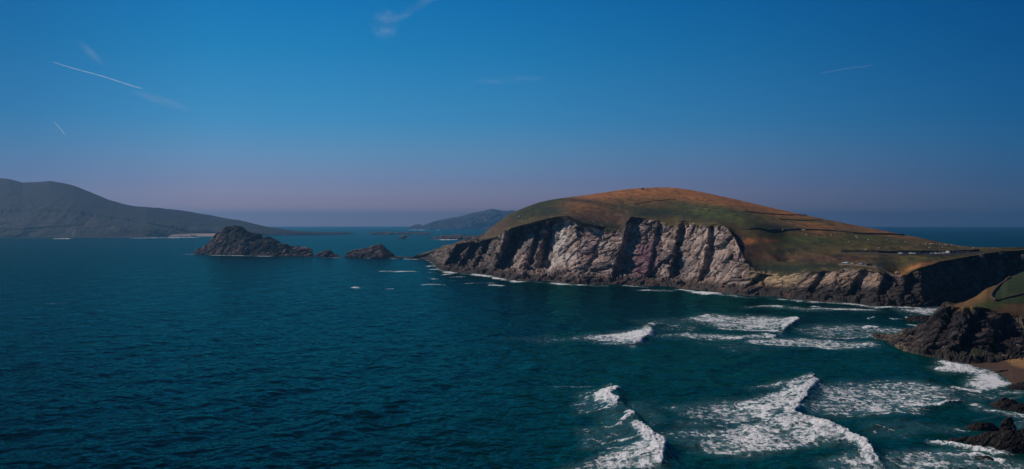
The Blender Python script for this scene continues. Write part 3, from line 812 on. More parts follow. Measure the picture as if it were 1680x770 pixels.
for a in [((300, 416.8), (326, 417.6)), ((345, 418.6), (360, 419)), ((500, 421.6), (512, 421.9)), ((530, 422.3), (562, 423)), ((594, 423.6), (606, 424)), ((638, 424.4), (648, 424.8)), ((660, 424.9), (690, 425.8)),
          ((596, 384.6), (606, 384.8)), ((716, 393), (750, 393.2)), ((55, 391), (72, 391)), ((85, 391.2), (113, 391.2)), ((668, 376.3), (700, 376.5)), ((715, 376.4), (721, 376.5)), ((355, 418.6), (450, 420.6)), ((200, 390.6), (330, 389))]:
    foam_line(list(a), 1.0, .9, ax=.15)
foam_line([(18, 497.5), (60, 497), (120, 498)], .36, 2.2, ax=.3)
# the long breaker coming in from the lower middle
k = own("curling breaker crest at the lower middle, foam trailing to the left")
foam_line([(1004, 641), (1012, 646), (1003, 652), (992, 657), (1004, 662), (1014, 666), (1012, 676)], 1.05, 3.2, k, 26)
foam_line([(960, 678), (985, 677), (1005, 672)], .72, 1.8, k)
foam_line([(1033, 686), (1038, 692), (1035, 700), (1022, 706)], .95, 3.0, k, 10)
foam_line([(985, 707), (1010, 709), (1035, 704)], .68, 1.8, k)
foam_line([(1046, 706), (1060, 718), (1068, 730), (1086, 738), (1083, 758), (1078, 776)], 1.15, 4.5, k, 22)
foam_line([(1000, 728), (1025, 730), (1060, 728)], .8, 2.4, k)
foam_line([(990, 738), (1020, 741), (1062, 738)], .62, 2.0, k)
foam_poly([(1055, 732), (1088, 738), (1085, 755), (1080, 778), (880, 778), (930, 762), (975, 752)], .92, 6, k, (890, 1060))
foam_poly([(940, 700), (1040, 700), (1065, 730), (1010, 745), (950, 742)], .36, 5)
foam_poly([(935, 640), (1005, 640), (1012, 680), (940, 684)], .36, 5)
foam_line([(900, 636), (930, 634), (975, 636)], .5, 1.7)
foam_line([(946, 664), (956, 665)], .6, 1.6)
swell([(1110, 575), (1085, 588), (1045, 610), (1018, 634), (1008, 650)], 1.0, 9, 4.5)
swell([(1012, 630), (1010, 642), (1013, 668), (1036, 690), (1050, 708), (1070, 728), (1090, 742), (1082, 790)], 2.6, 9, 2.6)
# the largest breaker
k = own("largest breaker with the widest white foam field, lower right")
foam_poly([(1050, 668), (1150, 657), (1240, 655), (1290, 640), (1232, 636), (1300, 627), (1330, 621), (1347, 630), (1326, 648), (1305, 676), (1302, 686), (1260, 693), (1180, 697), (1130, 690)], .78, 6, k, (1060, 1260))
foam_poly([(1035, 710), (1100, 701), (1180, 700), (1302, 684), (1336, 697), (1388, 713), (1418, 732), (1402, 741), (1350, 730), (1300, 742), (1237, 750), (1150, 745), (1105, 730)], .76, 6, k, (1045, 1250))
foam_line([(1296, 636), (1330, 622), (1344, 630), (1326, 648), (1306, 674), (1301, 686), (1335, 697), (1388, 714), (1417, 732), (1425, 752), (1462, 774)], 1.0, 3.4, k, 22)
foam_poly([(1320, 757), (1360, 748), (1418, 748), (1465, 778), (1350, 778)], .62, 5, k, (1290, 1420))
swell([(1290, 620), (1335, 622), (1330, 648), (1306, 676), (1302, 690), (1345, 700), (1395, 716), (1422, 734), (1430, 755), (1470, 785)], 1.9, 10, 3.0)
k = own("lacy thin foam sheet between the largest breaker and the beach")
foam_poly([(1338, 630), (1400, 626), (1480, 623), (1562, 636), (1583, 660), (1520, 672), (1505, 682), (1380, 684), (1310, 680), (1326, 650)], .62, 7, k)
foam_poly([(1560, 636), (1640, 640), (1660, 655), (1590, 662)], .42, 5)
foam_poly([(1400, 690), (1500, 690), (1560, 700), (1480, 725), (1420, 712)], .30, 6)
foam_line([(1500, 668), (1540, 668), (1580, 661)], .95, 2.4, k)
foam_line([(1400, 682), (1470, 680), (1517, 680)], .68, 3.0, k)
swell([(1583, 658), (1540, 671), (1490, 675)], .8, 6, 3)
k = own("surf wash running up the small sand beach")
foam_poly([(1530, 603), (1548, 590), (1570, 594), (1592, 599), (1615, 606), (1640, 617), (1662, 630), (1640, 637), (1610, 643), (1580, 634), (1596, 620), (1590, 612), (1545, 612)], 1.0, 5, k)
foam_line([(1533, 605), (1550, 606)], 1.0, 3, k)
foam_line([(1555, 634), (1590, 641), (1615, 643)], .9, 3, k)
foam_poly([(1620, 635), (1660, 640), (1700, 642), (1700, 650), (1640, 648)], .6, 3, k)
foam_poly([(1585, 664), (1605, 662), (1630, 672), (1700, 680), (1700, 688), (1640, 682), (1600, 676)], .72, 3.5)
foam_line([(1655, 653), (1680, 652)], .6, 2)
foam_poly([(1500, 698), (1560, 700), (1600, 708), (1560, 716), (1510, 712)], .40, 5)
foam_line([(1524, 726), (1550, 728), (1582, 737), (1620, 742), (1660, 748)], 1.0, 3.4, -1, 6)
foam_poly([(1610, 733), (1640, 735), (1660, 745), (1640, 748), (1612, 743)], .8, 4)
foam_poly([(1450, 742), (1540, 736), (1600, 742), (1660, 752), (1700, 760), (1700, 778), (1440, 778)], .60, 6)
foam_line([(1590, 748), (1605, 747), (1640, 757), (1660, 756)], .85, 3)
foam_poly([(1660, 690), (1700, 688), (1700, 706), (1668, 704)], .5, 4)
foam_line([(1590, 690), (1640, 684)], .3, 2)
foam_poly([(960, 664), (1080, 655), (1100, 692), (1060, 716), (980, 712)], .30, 6)
foam_poly([(800, 556), (900, 549), (960, 560), (890, 566)], .30, 4)
foam_poly([(1100, 690), (1300, 688), (1320, 700), (1100, 704)], .45, 5)
foam_poly([(1120, 560), (1220, 560), (1300, 578), (1200, 580)], .28, 5)
# small swell lines in open water
for a, am in [(((760, 561), (830, 546), (890, 535), (960, 530)), .9), (((600, 690), (640, 668), (660, 640)), .9), (((420, 660), (450, 640), (470, 615)), .7), (((845, 640), (870, 610), (890, 590)), .7), (((640, 610), (660, 590), (700, 570)), .6),
              (((1150, 610), (1230, 590), (1320, 585)), .7), (((1440, 705), (1480, 690), (1530, 687)), .7)]:
    swell(list(a), am, 9, 4)

tone = fbm(Q3 * .006, 4, seed=441)
dirs = [((.97, -.22), 46, .34), ((.90, .25), 31, .22), ((.8, -.6), 19, .13), ((.99, .1), 12.5, .085), ((.7, .7), 8.3, .05)]
z = np.zeros(n_)
gmod = .6 + .6 * (fbm(Q3 * .012, 3, seed=442) + .5)
ph = 2.5 * fbm(Q3 * .015, 3, seed=443)
for (dx, dy), L, A in dirs:
    fade = np.clip(1.6 - (P2[:, 1] ** 2 / (HC * F)) / (L * .5), 0, 1)   # only waves longer than the mesh can hold
    s = (P2[:, 0] * dx + P2[:, 1] * dy) * 2 * math.pi / L + ph * (46 / L) ** .5
    z += A * fade * gmod * (np.sin(s) + .25 * np.sin(2 * s + .6))
near_i = inview & (P2[:, 1] < 900)
z[near_i] += .40 * fbm(Q3[near_i] * np.array([.27, .19, 1]), 4, .55, seed=444) * np.clip(1.3 - P2[near_i, 1] / 800, 0, 1)
fi = np.nonzero(foam > .3)[0]
lump = fbm(Q3[fi] * .30, 4, .6, seed=445, ridged=True)
z[fi] += (.95 * lump + .45 * fbm(Q3[fi] * .9, 3, .6, seed=446)) * np.clip(foam[fi] - .25, 0, 1) * np.clip(1.4 - P2[fi, 1] / 900, 0.1, 1)
calm = sstep(1560, 1640, pv) * sstep(590, 600, rv) * (1 - sstep(640, 660, rv))
z = z * (1 - .85 * calm) + crest_h
S3 = np.concatenate([P2, (z - drop(P2[:, 0], P2[:, 1]))[:, None]], 1)
shallow = np.clip(np.exp(-((pv - 1150) / 420) ** 2) * sstep(470, 600, rv) + .8 * sstep(1250, 1500, pv) * sstep(500, 560, rv), 0, 1)
S_attr = {"foam": foam, "shallow": shallow}

def sea_material():
    m, nt, b = new_mat("sea_water")
    geo = nd(nt, "ShaderNodeNewGeometry")
    pos = geo.outputs["Position"]
    fa = nd(nt, "ShaderNodeAttribute", attribute_name="foam").outputs["Fac"]
    sh = nd(nt, "ShaderNodeAttribute", attribute_name="shallow").outputs["Fac"]
    mix = nd(nt, "ShaderNodeMix", data_type='RGBA')
    mix.inputs[6].default_value = (0.0004, 0.0105, 0.0165, 1)
    mix.inputs[7].default_value = (0.0005, 0.0400, 0.0370, 1)
    nt.links.new(sh, mix.inputs[0])
    lg = noise_tex(nt, .02, 4, .6, pos)
    vm = nd(nt, "ShaderNodeVectorMath", operation='SCALE')
    mr0 = nd(nt, "ShaderNodeMapRange"); mr0.inputs[3].default_value = .5; mr0.inputs[4].default_value = 1.5
    nt.links.new(lg.outputs[0], mr0.inputs[0])
    nt.links.new(mix.outputs[2], vm.inputs[0]); nt.links.new(mr0.outputs[0], vm.inputs["Scale"])
    # water under and around foam is full of air bubbles and paler
    mix2 = nd(nt, "ShaderNodeMix", data_type='RGBA')
    mix2.inputs[7].default_value = (0.10, 0.21, 0.235, 1)
    nt.links.new(vm.outputs[0], mix2.inputs[6])
    nt.links.new(math_node(nt, 'MULTIPLY', math_node(nt, 'SUBTRACT', fa, .12, True), 1.05, True), mix2.inputs[0])
    nt.links.new(mix2.outputs[2], b.inputs["Base Color"])
    b.inputs["Roughness"].default_value = 1.0
    b.inputs["Specular IOR Level"].default_value = 0.0
    gl = nd(nt, "ShaderNodeBsdfGlossy"); gl.inputs["Roughness"].default_value = .10
    gl.inputs["Color"].default_value = (.06, .74, .68, 1)
    fr = nd(nt, "ShaderNodeFresnel"); fr.inputs["IOR"].default_value = 1.33
    # steep little wave facets keep even a far sea from mirroring the horizon
    ff = math_node(nt, 'MINIMUM', math_node(nt, 'MULTIPLY', fr.outputs[0], .60), .5)
    mp = nd(nt, "ShaderNodeMapping"); mp.inputs["Scale"].default_value = (.75, .55, 1)
    mp.inputs["Rotation"].default_value = (0, 0, .25)
    nt.links.new(pos, mp.inputs["Vector"])
    w1 = noise_tex(nt, .42, 2, .5, mp.outputs[0], .4)
    w2 = noise_tex(nt, .11, 2, .5, mp.outputs[0], .4)
    hgt = math_node(nt, 'ADD', math_node(nt, 'MULTIPLY', w1.outputs[0], .45), math_node(nt, 'MULTIPLY', w2.outputs[0], 1.7))
    bp = nd(nt, "ShaderNodeBump"); bp.inputs["Strength"].default_value = 1.0; bp.inputs["Distance"].default_value = 1.5
    nt.links.new(hgt, bp.inputs["Height"])
    nt.links.new(bp.outputs[0], b.inputs["Normal"]); nt.links.new(bp.outputs[0], gl.inputs["Normal"]); nt.links.new(bp.outputs[0], fr.inputs["Normal"])
    wmix = nd(nt, "ShaderNodeMixShader")
    nt.links.new(ff, wmix.inputs[0]); nt.links.new(b.outputs[0], wmix.inputs[1]); nt.links.new(gl.outputs[0], wmix.inputs[2])
    # foam
    fb = nd(nt, "ShaderNodeBsdfPrincipled")
    fb.inputs["Base Color"].default_value = (.87, .92, .97, 1)
    fb.inputs["Roughness"].default_value = .9
    fb.inputs["Specular IOR Level"].default_value = .2
    mpf = nd(nt, "ShaderNodeMapping"); mpf.inputs["Scale"].default_value = (.85, .42, 1.0)
    nt.links.new(pos, mpf.inputs["Vector"])
    f1 = noise_tex(nt, .62, 6, .70, mpf.outputs[0], .9)
    f2 = noise_tex(nt, .13, 4, .6, mpf.outputs[0], .5)
    vo = nd(nt, "ShaderNodeTexVoronoi", feature='DISTANCE_TO_EDGE')
    vo.inputs["Scale"].default_value = .42
    wv = nd(nt, "ShaderNodeVectorMath", operation='MULTIPLY_ADD')
    nt.links.new(f1.outputs["Color"], wv.inputs[0]); wv.inputs[1].default_value = (2.6, 2.6, 0); nt.links.new(mpf.outputs[0], wv.inputs[2])
    nt.links.new(wv.outputs[0], vo.inputs["Vector"])
    lace = math_node(nt, 'SUBTRACT', .32, math_node(nt, 'MULTIPLY', vo.outputs["Distance"], 1.5))
    pat = math_node(nt, 'ADD', math_node(nt, 'MULTIPLY', math_node(nt, 'SUBTRACT', f1.outputs[0], .5), 3.0), math_node(nt, 'MULTIPLY', math_node(nt, 'SUBTRACT', f2.outputs[0], .5), 1.5))
    pat = math_node(nt, 'ADD', pat, math_node(nt, 'MULTIPLY', lace, .55))
    mps = nd(nt, "ShaderNodeMapping"); mps.inputs["Scale"].default_value = (.075, .40, 1.0)
    mps.inputs["Rotation"].default_value = (0, 0, .06)
    nt.links.new(pos, mps.inputs["Vector"])
    f3 = noise_tex(nt, 1.0, 5, .62, mps.outputs[0], .7)
    pat = math_node(nt, 'ADD', pat, math_node(nt, 'MULTIPLY', math_node(nt, 'SUBTRACT', f3.outputs[0], .5), 1.25))
    val = math_node(nt, 'ADD', math_node(nt, 'MULTIPLY', fa, 1.42), pat)
    mrf = nd(nt, "ShaderNodeMapRange", interpolation_type='SMOOTHSTEP')
    mrf.inputs[1].default_value = .80; mrf.inputs[2].default_value = 1.42
    nt.links.new(val, mrf.inputs[0])
    gate = nd(nt, "ShaderNodeMapRange", interpolation_type='SMOOTHSTEP')
    gate.inputs[1].default_value = .08; gate.inputs[2].default_value = .3
    nt.links.new(fa, gate.inputs[0])
    fac = math_node(nt, 'MULTIPLY', mrf.outputs[0], gate.outputs[0], True)
    bf = nd(nt, "ShaderNodeBump"); bf.inputs["Strength"].default_value = .9; bf.inputs["Distance"].default_value = .5
    nt.links.new(f1.outputs[0], bf.inputs["Height"]); nt.links.new(bf.outputs[0], fb.inputs["Normal"])
    ms = nd(nt, "ShaderNodeMixShader")
    nt.links.new(fac, ms.inputs[0]); nt.links.new(wmix.outputs[0], ms.inputs[1]); nt.links.new(fb.outputs[0], ms.inputs[2])
    nt.links.new(ms.outputs[0], nt.nodes["Material Output"].inputs[0])
    return m

M_sea = sea_material()
Q = grid_quads(len(colp), len(yy))
fo = owner[Q[:, 0]]
def submesh(name, mask):
    q_ = Q[mask]
    u, inv = np.unique(q_, return_inverse=True)
    return mesh_np(name, S3[u], inv.reshape(q_.shape), M_sea, attrs={a: v[u] for a, v in S_attr.items()})
tag(submesh("sea", fo < 0), "dark teal open sea rippled by wind, reaching the horizon", "sea", kind="structure")
for k, lab in B.items():
    if (fo == k).sum() > 10:
        tag(submesh("breaking_wave", fo == k), lab, "breaking wave", "white breakers rolling into the bay")

# ------------------------------------------------------------------ beach sand
p = np.arange(1560, 2000, 1.5)
sy = np.concatenate([np.linspace(645, 592, 60)])
Pg, Rg = np.meshgrid(p, sy, indexing='ij')
Yb = sea_y(Rg); Xb = (Pg - CX) / F * Yb
wl = np.interp(Pg, [1560, 1588, 1610, 1638, 1652, 1662, 1700, 2000], [595, 597.5, 602, 612, 621, 630, 643, 690])     # row of the waterline
Zb = np.clip((wl - Rg) * .05, -2.5, 2.5)
Bv = np.stack([Xb, Yb, Zb], -1).reshape(-1, 3)
Bv[:, 2] += .06 * fbm(Bv * .2, 3, seed=501)
dry = sstep(1.0, 1.5, Bv[:, 2] + .25 * fbm(Bv * .15, 3, seed=502))
sc_ = blend(np.tile(np.array((.085, .052, .036)), (len(Bv), 1)), (.30, .17, .075), dry)
beach = mesh_np("beach", Bv, grid_quads(*Pg.shape)[:, ::-1], M_near, colors={"cover": sc_})
tag(beach, "small sandy beach below the dark rocky point, orange where dry", "beach", kind="structure")

# ------------------------------------------------------------------ ground lookup for the things that stand on the land
BV_H = BVHTree.FromPolygons(HV.tolist(), HQ.tolist())
BV_N = BVHTree.FromPolygons(NV.tolist(), NQ.tolist())
def hit(bv, p, py):
    d = Vector(((p - CX) / F, 1.0, -(py - EY) / F)).normalized()
    loc, nor, i, t = bv.ray_cast(Vector((0, 0, HC)), d)
    return loc
def ground(bv, x, y, z=200):
    loc, nor, i, t = bv.ray_cast(Vector((x, y, z)), Vector((0, 0, -1)))
    return loc.z if loc else None

def obj_bm(name, bm, mat, parent=None, smooth=False):
    me = bpy.data.meshes.new(name)
    bmesh.ops.recalc_face_normals(bm, faces=bm.faces)
    bm.to_mesh(me); bm.free()
    for f in me.polygons: f.use_smooth = smooth
    me.materials.append(mat)
    o = bpy.data.objects.new(name, me); COL.objects.link(o)
    if parent: o.parent = parent
    return o

def empty(name, loc, rz=0.0):
    o = bpy.data.objects.new(name, None); COL.objects.link(o)
    o.location = loc; o.rotation_euler = (0, 0, rz); o.empty_display_size = .5
    return o

def trace(bv, pts, step):
    P = [hit(bv, *q_) for q_ in pts]
    P = [v for v in P if v]
    out = []
    for a, b in zip(P[:-1], P[1:]):
        n = max(1, int((b - a).length / step))
        for i in range(n): out.append(a.lerp(b, i / n))
    out.append(P[-1])
    return out

M_wall = plain("dry_stone", (.085, .068, .052), .95, 0, .5, 1.2)
M_track = plain("gravel_track", (.20, .15, .13), .95, 0, .3, .6)
M_asph = plain("road_surface", (.05, .05, .052), .9, 0, .2, .5)

def stone_wall(bv, pts, label, hgt=1.7, wid=1.1, step=2.2):
    path = trace(bv, pts, step)
    bm = bmesh.new(); prev = None
    for i, v in enumerate(path):
        a = path[max(i - 1, 0)]; b = path[min(i + 1, len(path) - 1)]
        t = Vector((b.x - a.x, b.y - a.y, 0)); t = t.normalized() if t.length > 1e-6 else Vector((1, 0, 0))
        nn = Vector((-t.y, t.x, 0))
        zz = ground(bv, v.x, v.y) or v.z
        hh = hgt * random.uniform(.78, 1.12)
        ww = wid * random.uniform(.85, 1.15)
        c = Vector((v.x, v.y, zz)) + nn * random.uniform(-.15, .15)
        ring = [bm.verts.new(c + nn * ww * .6 + Vector((0, 0, -1.2))), bm.verts.new(c + nn * ww * .4 + Vector((0, 0, hh))),
                bm.verts.new(c - nn * ww * .4 + Vector((0, 0, hh * random.uniform(.92, 1)))), bm.verts.new(c - nn * ww * .6 + Vector((0, 0, -1.2)))]
        if prev:
            for k in range(4): bm.faces.new((prev[k], prev[(k + 1) % 4], ring[(k + 1) % 4], ring[k]))
        else: bm.faces.new(ring)
        prev = ring
    bm.faces.new(prev)
    return tag(obj_bm("stone_wall", bm, M_wall), label, "stone wall", "field walls on the headland")

stone_wall(BV_H, [(1212, 376.5), (1230, 377.5), (1260, 379), (1290, 378), (1312, 377), (1340, 378), (1372, 380), (1400, 383), (1416, 384.7), (1450, 385), (1484, 386.5)], "longest dark field wall, crossing the headland from the cliff top to the skyline", 1.25, 1.0)
stone_wall(BV_H, [(1203, 340.6), (1221, 347), (1240, 349.5), (1260, 351), (1290, 353), (1324, 354)], "dark field wall high on the orange slope just under the skyline", .8, .8)
stone_wall(BV_H, [(1278, 359.8), (1295, 361.2), (1312, 362.2), (1330, 362), (1348, 361.4)], "short field wall on green slope between the skyline wall and the longest wall", .8, .8)
stone_wall(BV_H, [(1040, 336), (1047, 334.7), (1062, 332), (1078, 329.5), (1099, 327.8)], "short curved field wall below the hilltop hut", .6, .7)
stone_wall(BV_H, [(1132, 334), (1140, 339), (1147, 344)], "short wall running straight down the green slope", .7, .7)
stone_wall(BV_H, [(1380, 413.8), (1410, 413.6), (1440, 414.2), (1476, 414.6), (1510, 415), (1554, 414.4), (1580, 413), (1606, 411.5)], "dark roadside wall behind the row of parked cars", 1.7, 1.2)
stone_wall(BV_N, [(1634, 494), (1628, 490), (1626, 486), (1629, 480), (1635, 473), (1642, 467), (1650, 461), (1658, 456), (1680, 444), (1710, 430)], "curved dark bank edging the green field at the right", .9, .9, 1.2)
stone_wall(BV_N, [(1635, 493), (1645, 491), (1655, 488), (1665, 486), (1680, 482), (1700, 478)], "low rubble wall crossing the green field at the right", .6, .8, 1.0)

def strip(bv, name, pts, wid, mat, label, lift=.12):
    path = trace(bv, pts, 1.5)
    bm = bmesh.new(); prev = None
    for i, v in enumerate(path):
        a = path[max(i - 2, 0)]; b = path[min(i + 2, len(path) - 1)]
        t = Vector((b.x - a.x, b.y - a.y, 0)).normalized(); nn = Vector((-t.y, t.x, 0))
        ring = []
        for k in range(-4, 5):
            q_ = v + nn * wid * k / 8
            zz = ground(bv, q_.x, q_.y)
            ring.append(bm.verts.new((q_.x, q_.y, (zz if zz is not None and abs(zz - v.z) < 4 else v.z) + lift)))
        if prev:
            for k in range(8): bm.faces.new((prev[k], prev[k + 1], ring[k + 1], ring[k]))
        prev = ring
    return tag(obj_bm(name, bm, mat, smooth=True), label, "road", kind="structure")
strip(BV_H, "track", [(1378, 433.5), (1400, 434.5), (1425, 436.5), (1438, 438.5), (1448, 442), (1456, 446), (1464, 452), (1471, 457.5), (1479, 461.5), (1487, 463.5)], 5.0, M_track, "pale gravel track winding down past the parked cars to the beach")
strip(BV_H, "road", [(1400, 416.6), (1440, 417.2), (1480, 418), (1520, 418.2), (1560, 417), (1600, 414.6)], 5.0, M_asph, "narrow road along the wall where a row of cars is parked")

# ------------------------------------------------------------------ cars
M_glass = plain("car_glass", (.02, .025, .03), .15, 0, .1)
M_tyre = plain("tyre", (.02, .02, .02), .85)
PAINT = {"white": plain("white_paint", (.80, .80, .80), .35, 0, .04), "cream": plain("cream_paint", (.75, .62, .36), .35, 0, .04), "silver": plain("silver_paint", (.50, .54, .58), .3, .4, .05),
         "black": plain("black_paint", (.025, .025, .03), .3, 0, .1), "blue grey": plain("blue_grey_paint", (.20, .27, .33), .3, .2, .05), "dark red": plain("red_paint", (.16, .035, .035), .3, 0, .1), "navy": plain("navy_paint", (.03, .05, .11), .3, 0, .1)}

def prof_solid(prof, hw_b, hw_t, zmax):
    """side outline (x,z) extruded across the width; narrower towards the top"""
    bm = bmesh.new(); L, R = [], []
    for x, z in prof:
        hw = hw_b + (hw_t - hw_b) * max(0, min(1, z / zmax))
        L.append(bm.verts.new((x, hw, z))); R.append(bm.verts.new((x, -hw, z)))
    n = len(prof)
    bm.faces.new(L); bm.faces.new(R[::-1])
    for i in range(n): bm.faces.new((L[i], R[i], R[(i + 1) % n], L[(i + 1) % n]))
    return bm
def make_meshes(van):
    H = 2.1 if van else 1.48
    body = [(-2.1, .32), (-2.15, .75), (-2.05, .95), (-1.2, 1.0), (.9, .98), (1.9, .82), (2.12, .62), (2.1, .32)]
    cab = [(-2.0, .96), (-1.75, H - .1), (-1.5, H), (.35, H), (.6, H - .1), (1.15, .97)] if not van else [(-2.08, .96), (-2.05, H - .1), (-1.9, H), (.8, H), (1.1, H - .15), (1.75, .9)]
    ms = {}
    def keep(k, bm):
        bmesh.ops.recalc_face_normals(bm, faces=bm.faces)
        me = bpy.data.meshes.new(k); bm.to_mesh(me); bm.free(); ms[k] = me
    keep("body", prof_solid(body, .88, .84, 1.0))
    keep("cabin", prof_solid(cab, .82, .66, H))
    rf = [(x * .93 - .02, z) for x, z in [(-1.72, H + .005), (-1.5, H + .05), (.35, H + .05), (.58, H + .005)]] if not van else [(-2.0, H + .005), (-1.9, H + .05), (.8, H + .05), (1.0, H + .005)]
    keep("roof", prof_solid(rf, .68, .66, H))
    bm = bmesh.new()
    bmesh.ops.create_cone(bm, cap_ends=True, segments=16, radius1=.32, radius2=.32, depth=.2)
    bmesh.ops.rotate(bm, cent=(0, 0, 0), matrix=__import__("mathutils").Matrix.Rotation(math.pi / 2, 3, 'X'), verts=bm.verts)
    keep("wheel", bm)
    for k, col_ in (("headlight", 2.05), ("tail_light", -2.1)):
        bm = bmesh.new(); bmesh.ops.create_cube(bm, size=1)
        bmesh.ops.scale(bm, vec=(.12, .34, .16), verts=bm.verts); keep(k, bm)
    return ms
CARM = {False: make_meshes(False), True: make_meshes(True)}
M_lamp = plain("lamp_glass", (.7, .7, .7), .2, 0, .02); M_tail = plain("tail_glass", (.4, .02, .02), .3, 0, .02)
def car(p, py, paint, label, rz, van=False, bv=None):
    loc = hit(BV_H, p, py)
    if loc is None: return
    zz = ground(BV_H, loc.x, loc.y) or loc.z
    e = empty("parked_van" if van else "parked_car", (loc.x, loc.y, zz + .18), rz)
    tag(e, label, "van" if van else "car", "cars parked along the road" if py < 425 else "cars parked beside the gravel track")
    def part(k, mat, l=(0, 0, 0)):
        me = CARM[van][k].copy(); me.materials.clear(); me.materials.append(mat)
        o = bpy.data.objects.new(k, me); COL.objects.link(o); o.parent = e; o.location = l
        return o
    part("body", PAINT[paint]); part("cabin", PAINT[paint] if van else M_glass); part("roof", PAINT[paint])
    for x in (-1.3, 1.32):
        for y in (-.8, .8): part("wheel", M_tyre, (x, y, .32))
    for y in (-.6, .6):
        part("headlight", M_lamp, (2.03, y, .68)); part("tail_light", M_tail, (-2.1, y, .78))
ra = math.radians
for a_ in [(1386, 432.6, "white", "white car nearest the cliff end of the gravel track", ra(126)), (1389.5, 433, "white", "white car parked close beside the end car, second on the track", ra(120)),
           (1398.5, 433.8, "cream", "cream yellow car parked beside the gravel track", ra(128)), (1413, 434.6, "silver", "pale silver car between the cream car and the black car", ra(122)),
           (1426, 436.6, "black", "black car parked on the gravel track behind the silver one", ra(-10)), (1443, 439.8, "blue grey", "blue grey car parked lowest on the bend of the track", ra(-35))]:
    car(*a_)
for a_ in [(1478, 417.3, "white", "white car at the far left end of the row along the road"), (1486, 417.3, "black", "black car just right of the leftmost white car on the road"), (1494.5, 417.3, "white", "white car third in the row from the left end"),
           (1500, 417.5, "silver", "pale silver car parked right behind the third white one"), (1508, 417.5, "navy", "navy car alone in a gap of the roadside row"), (1521, 417.5, "black", "black car before the longest run of white cars"),
           (1527.6, 417.4, "silver", "silver grey car at the start of the run of pale cars"), (1535, 417.3, "white", "white car between the silver grey car and another white one"), (1541, 417.2, "white", "white car in the middle of the run of pale cars"),
           (1547.5, 416.8, "white", "white car right beside the tall white van"), (1563, 416.2, "black", "black car just right of the tall white van"), (1572, 415.6, "navy", "navy car between two others right of the van"),
           (1579, 415.2, "dark red", "dark red car near the right end of the roadside row"), (1588, 414.8, "dark red", "dark red car at the far right end of the row along the road")]:
    car(*a_, ra(random.uniform(-7, 7) + (127 if random.random() < .6 else -53)))    # parked aslant to the road
car(1554.5, 416.5, "white", "tall white van parked in the roadside row", ra(125), True)

# ------------------------------------------------------------------ sheep
M_wool = plain("wool", (.62, .56, .46), .95, 0, .15, 4)
def sheep_mesh():
    bm = bmesh.new()
    def ell(c, r, seg=8):
        g_ = bmesh.ops.create_icosphere(bm, subdivisions=1 if seg < 8 else 2, radius=1)
        for v in g_["verts"]: v.co = Vector((c[0] + v.co.x * r[0], c[1] + v.co.y * r[1], c[2] + v.co.z * r[2]))
    ell((0, 0, .68), (.62, .34, .36)); ell((.42, 0, .76), (.3, .24, .26))
    ell((.78, 0, .72), (.22, .12, .14), 6); ell((.60, 0, .80), (.2, .14, .16), 6)
    for x in (-.38, .36):
        for y in (-.17, .17):
            bmesh.ops.create_cone(bm, cap_ends=True, segments=6, radius1=.05, radius2=.08, depth=.5, matrix=__import__("mathutils").Matrix.Translation((x, y, .25)))
    for y in (-.15, .15): ell((.68, y, .84), (.04, .09, .04), 6)
    me = bpy.data.meshes.new("sheep"); bm.to_mesh(me); bm.free()
    for f in me.polygons: f.use_smooth = True
    me.materials.append(M_wool)
    return me
SH = sheep_mesh()
GRP = "sheep grazing on the fields of the headland"
def sheep(p, py, label):
    loc = hit(BV_H, p, py)
    if loc is None: return
    zz = ground(BV_H, loc.x, loc.y) or loc.z
    o = bpy.data.objects.new("sheep", SH); COL.objects.link(o)
    o.location = (loc.x, loc.y, zz - .02); o.rotation_euler = (0, 0, random.uniform(0, 6.28)); o.scale = [random.uniform(1.15, 1.45)] * 3
    tag(o, label, "sheep", GRP)
LA = "pale woolly sheep in the group strung along the top of the field near the skyline"
LB = "pale woolly sheep scattered on the green field between the longest wall and the roadside wall"
LC = "pale woolly sheep standing close under the longest field wall"
for q_ in [(1284, 379.6), (1317, 378.8), (1320, 379), (1371, 384.5), (1377, 385), (1364, 387)]: sheep(*q_, LC)
for q_ in [(1323, 387), (1405, 389.5), (1407, 392), (1393, 399), (1424.6, 395), (1420.5, 411), (1443, 409), (1478, 407.6), (1525, 408.7), (1546.7, 407), (1597, 409), (1455, 395), (1340, 392)]: sheep(*q_, LB)
for q_ in [(1486, 398.7), (1489, 400), (1507, 401), (1519, 401.5), (1526, 402), (1529, 402.2), (1532, 402.3), (1537, 402.9), (1547, 403.2), (1551, 403.2), (1552.8, 403.6), (1555.5, 403.4), (1562, 404), (1564.5, 403.8), (1542, 402.6), (1568, 404.6)]: sheep(*q_, LA)

# ------------------------------------------------------------------ hut, cairn, houses, loose stones
M_hut = plain("hut_stone", (.07, .06, .055), .95, 0, .4, 2); M_slate = plain("hut_roof", (.035, .035, .04), .8, 0, .3, 3)
M_lime = plain("limewash", (.75, .74, .70), .8, 0, .06); M_dark = plain("window_glass", (.02, .02, .025), .2)
M_pale = plain("pale_stone", (.55, .48, .42), .9, 0, .25, 1)

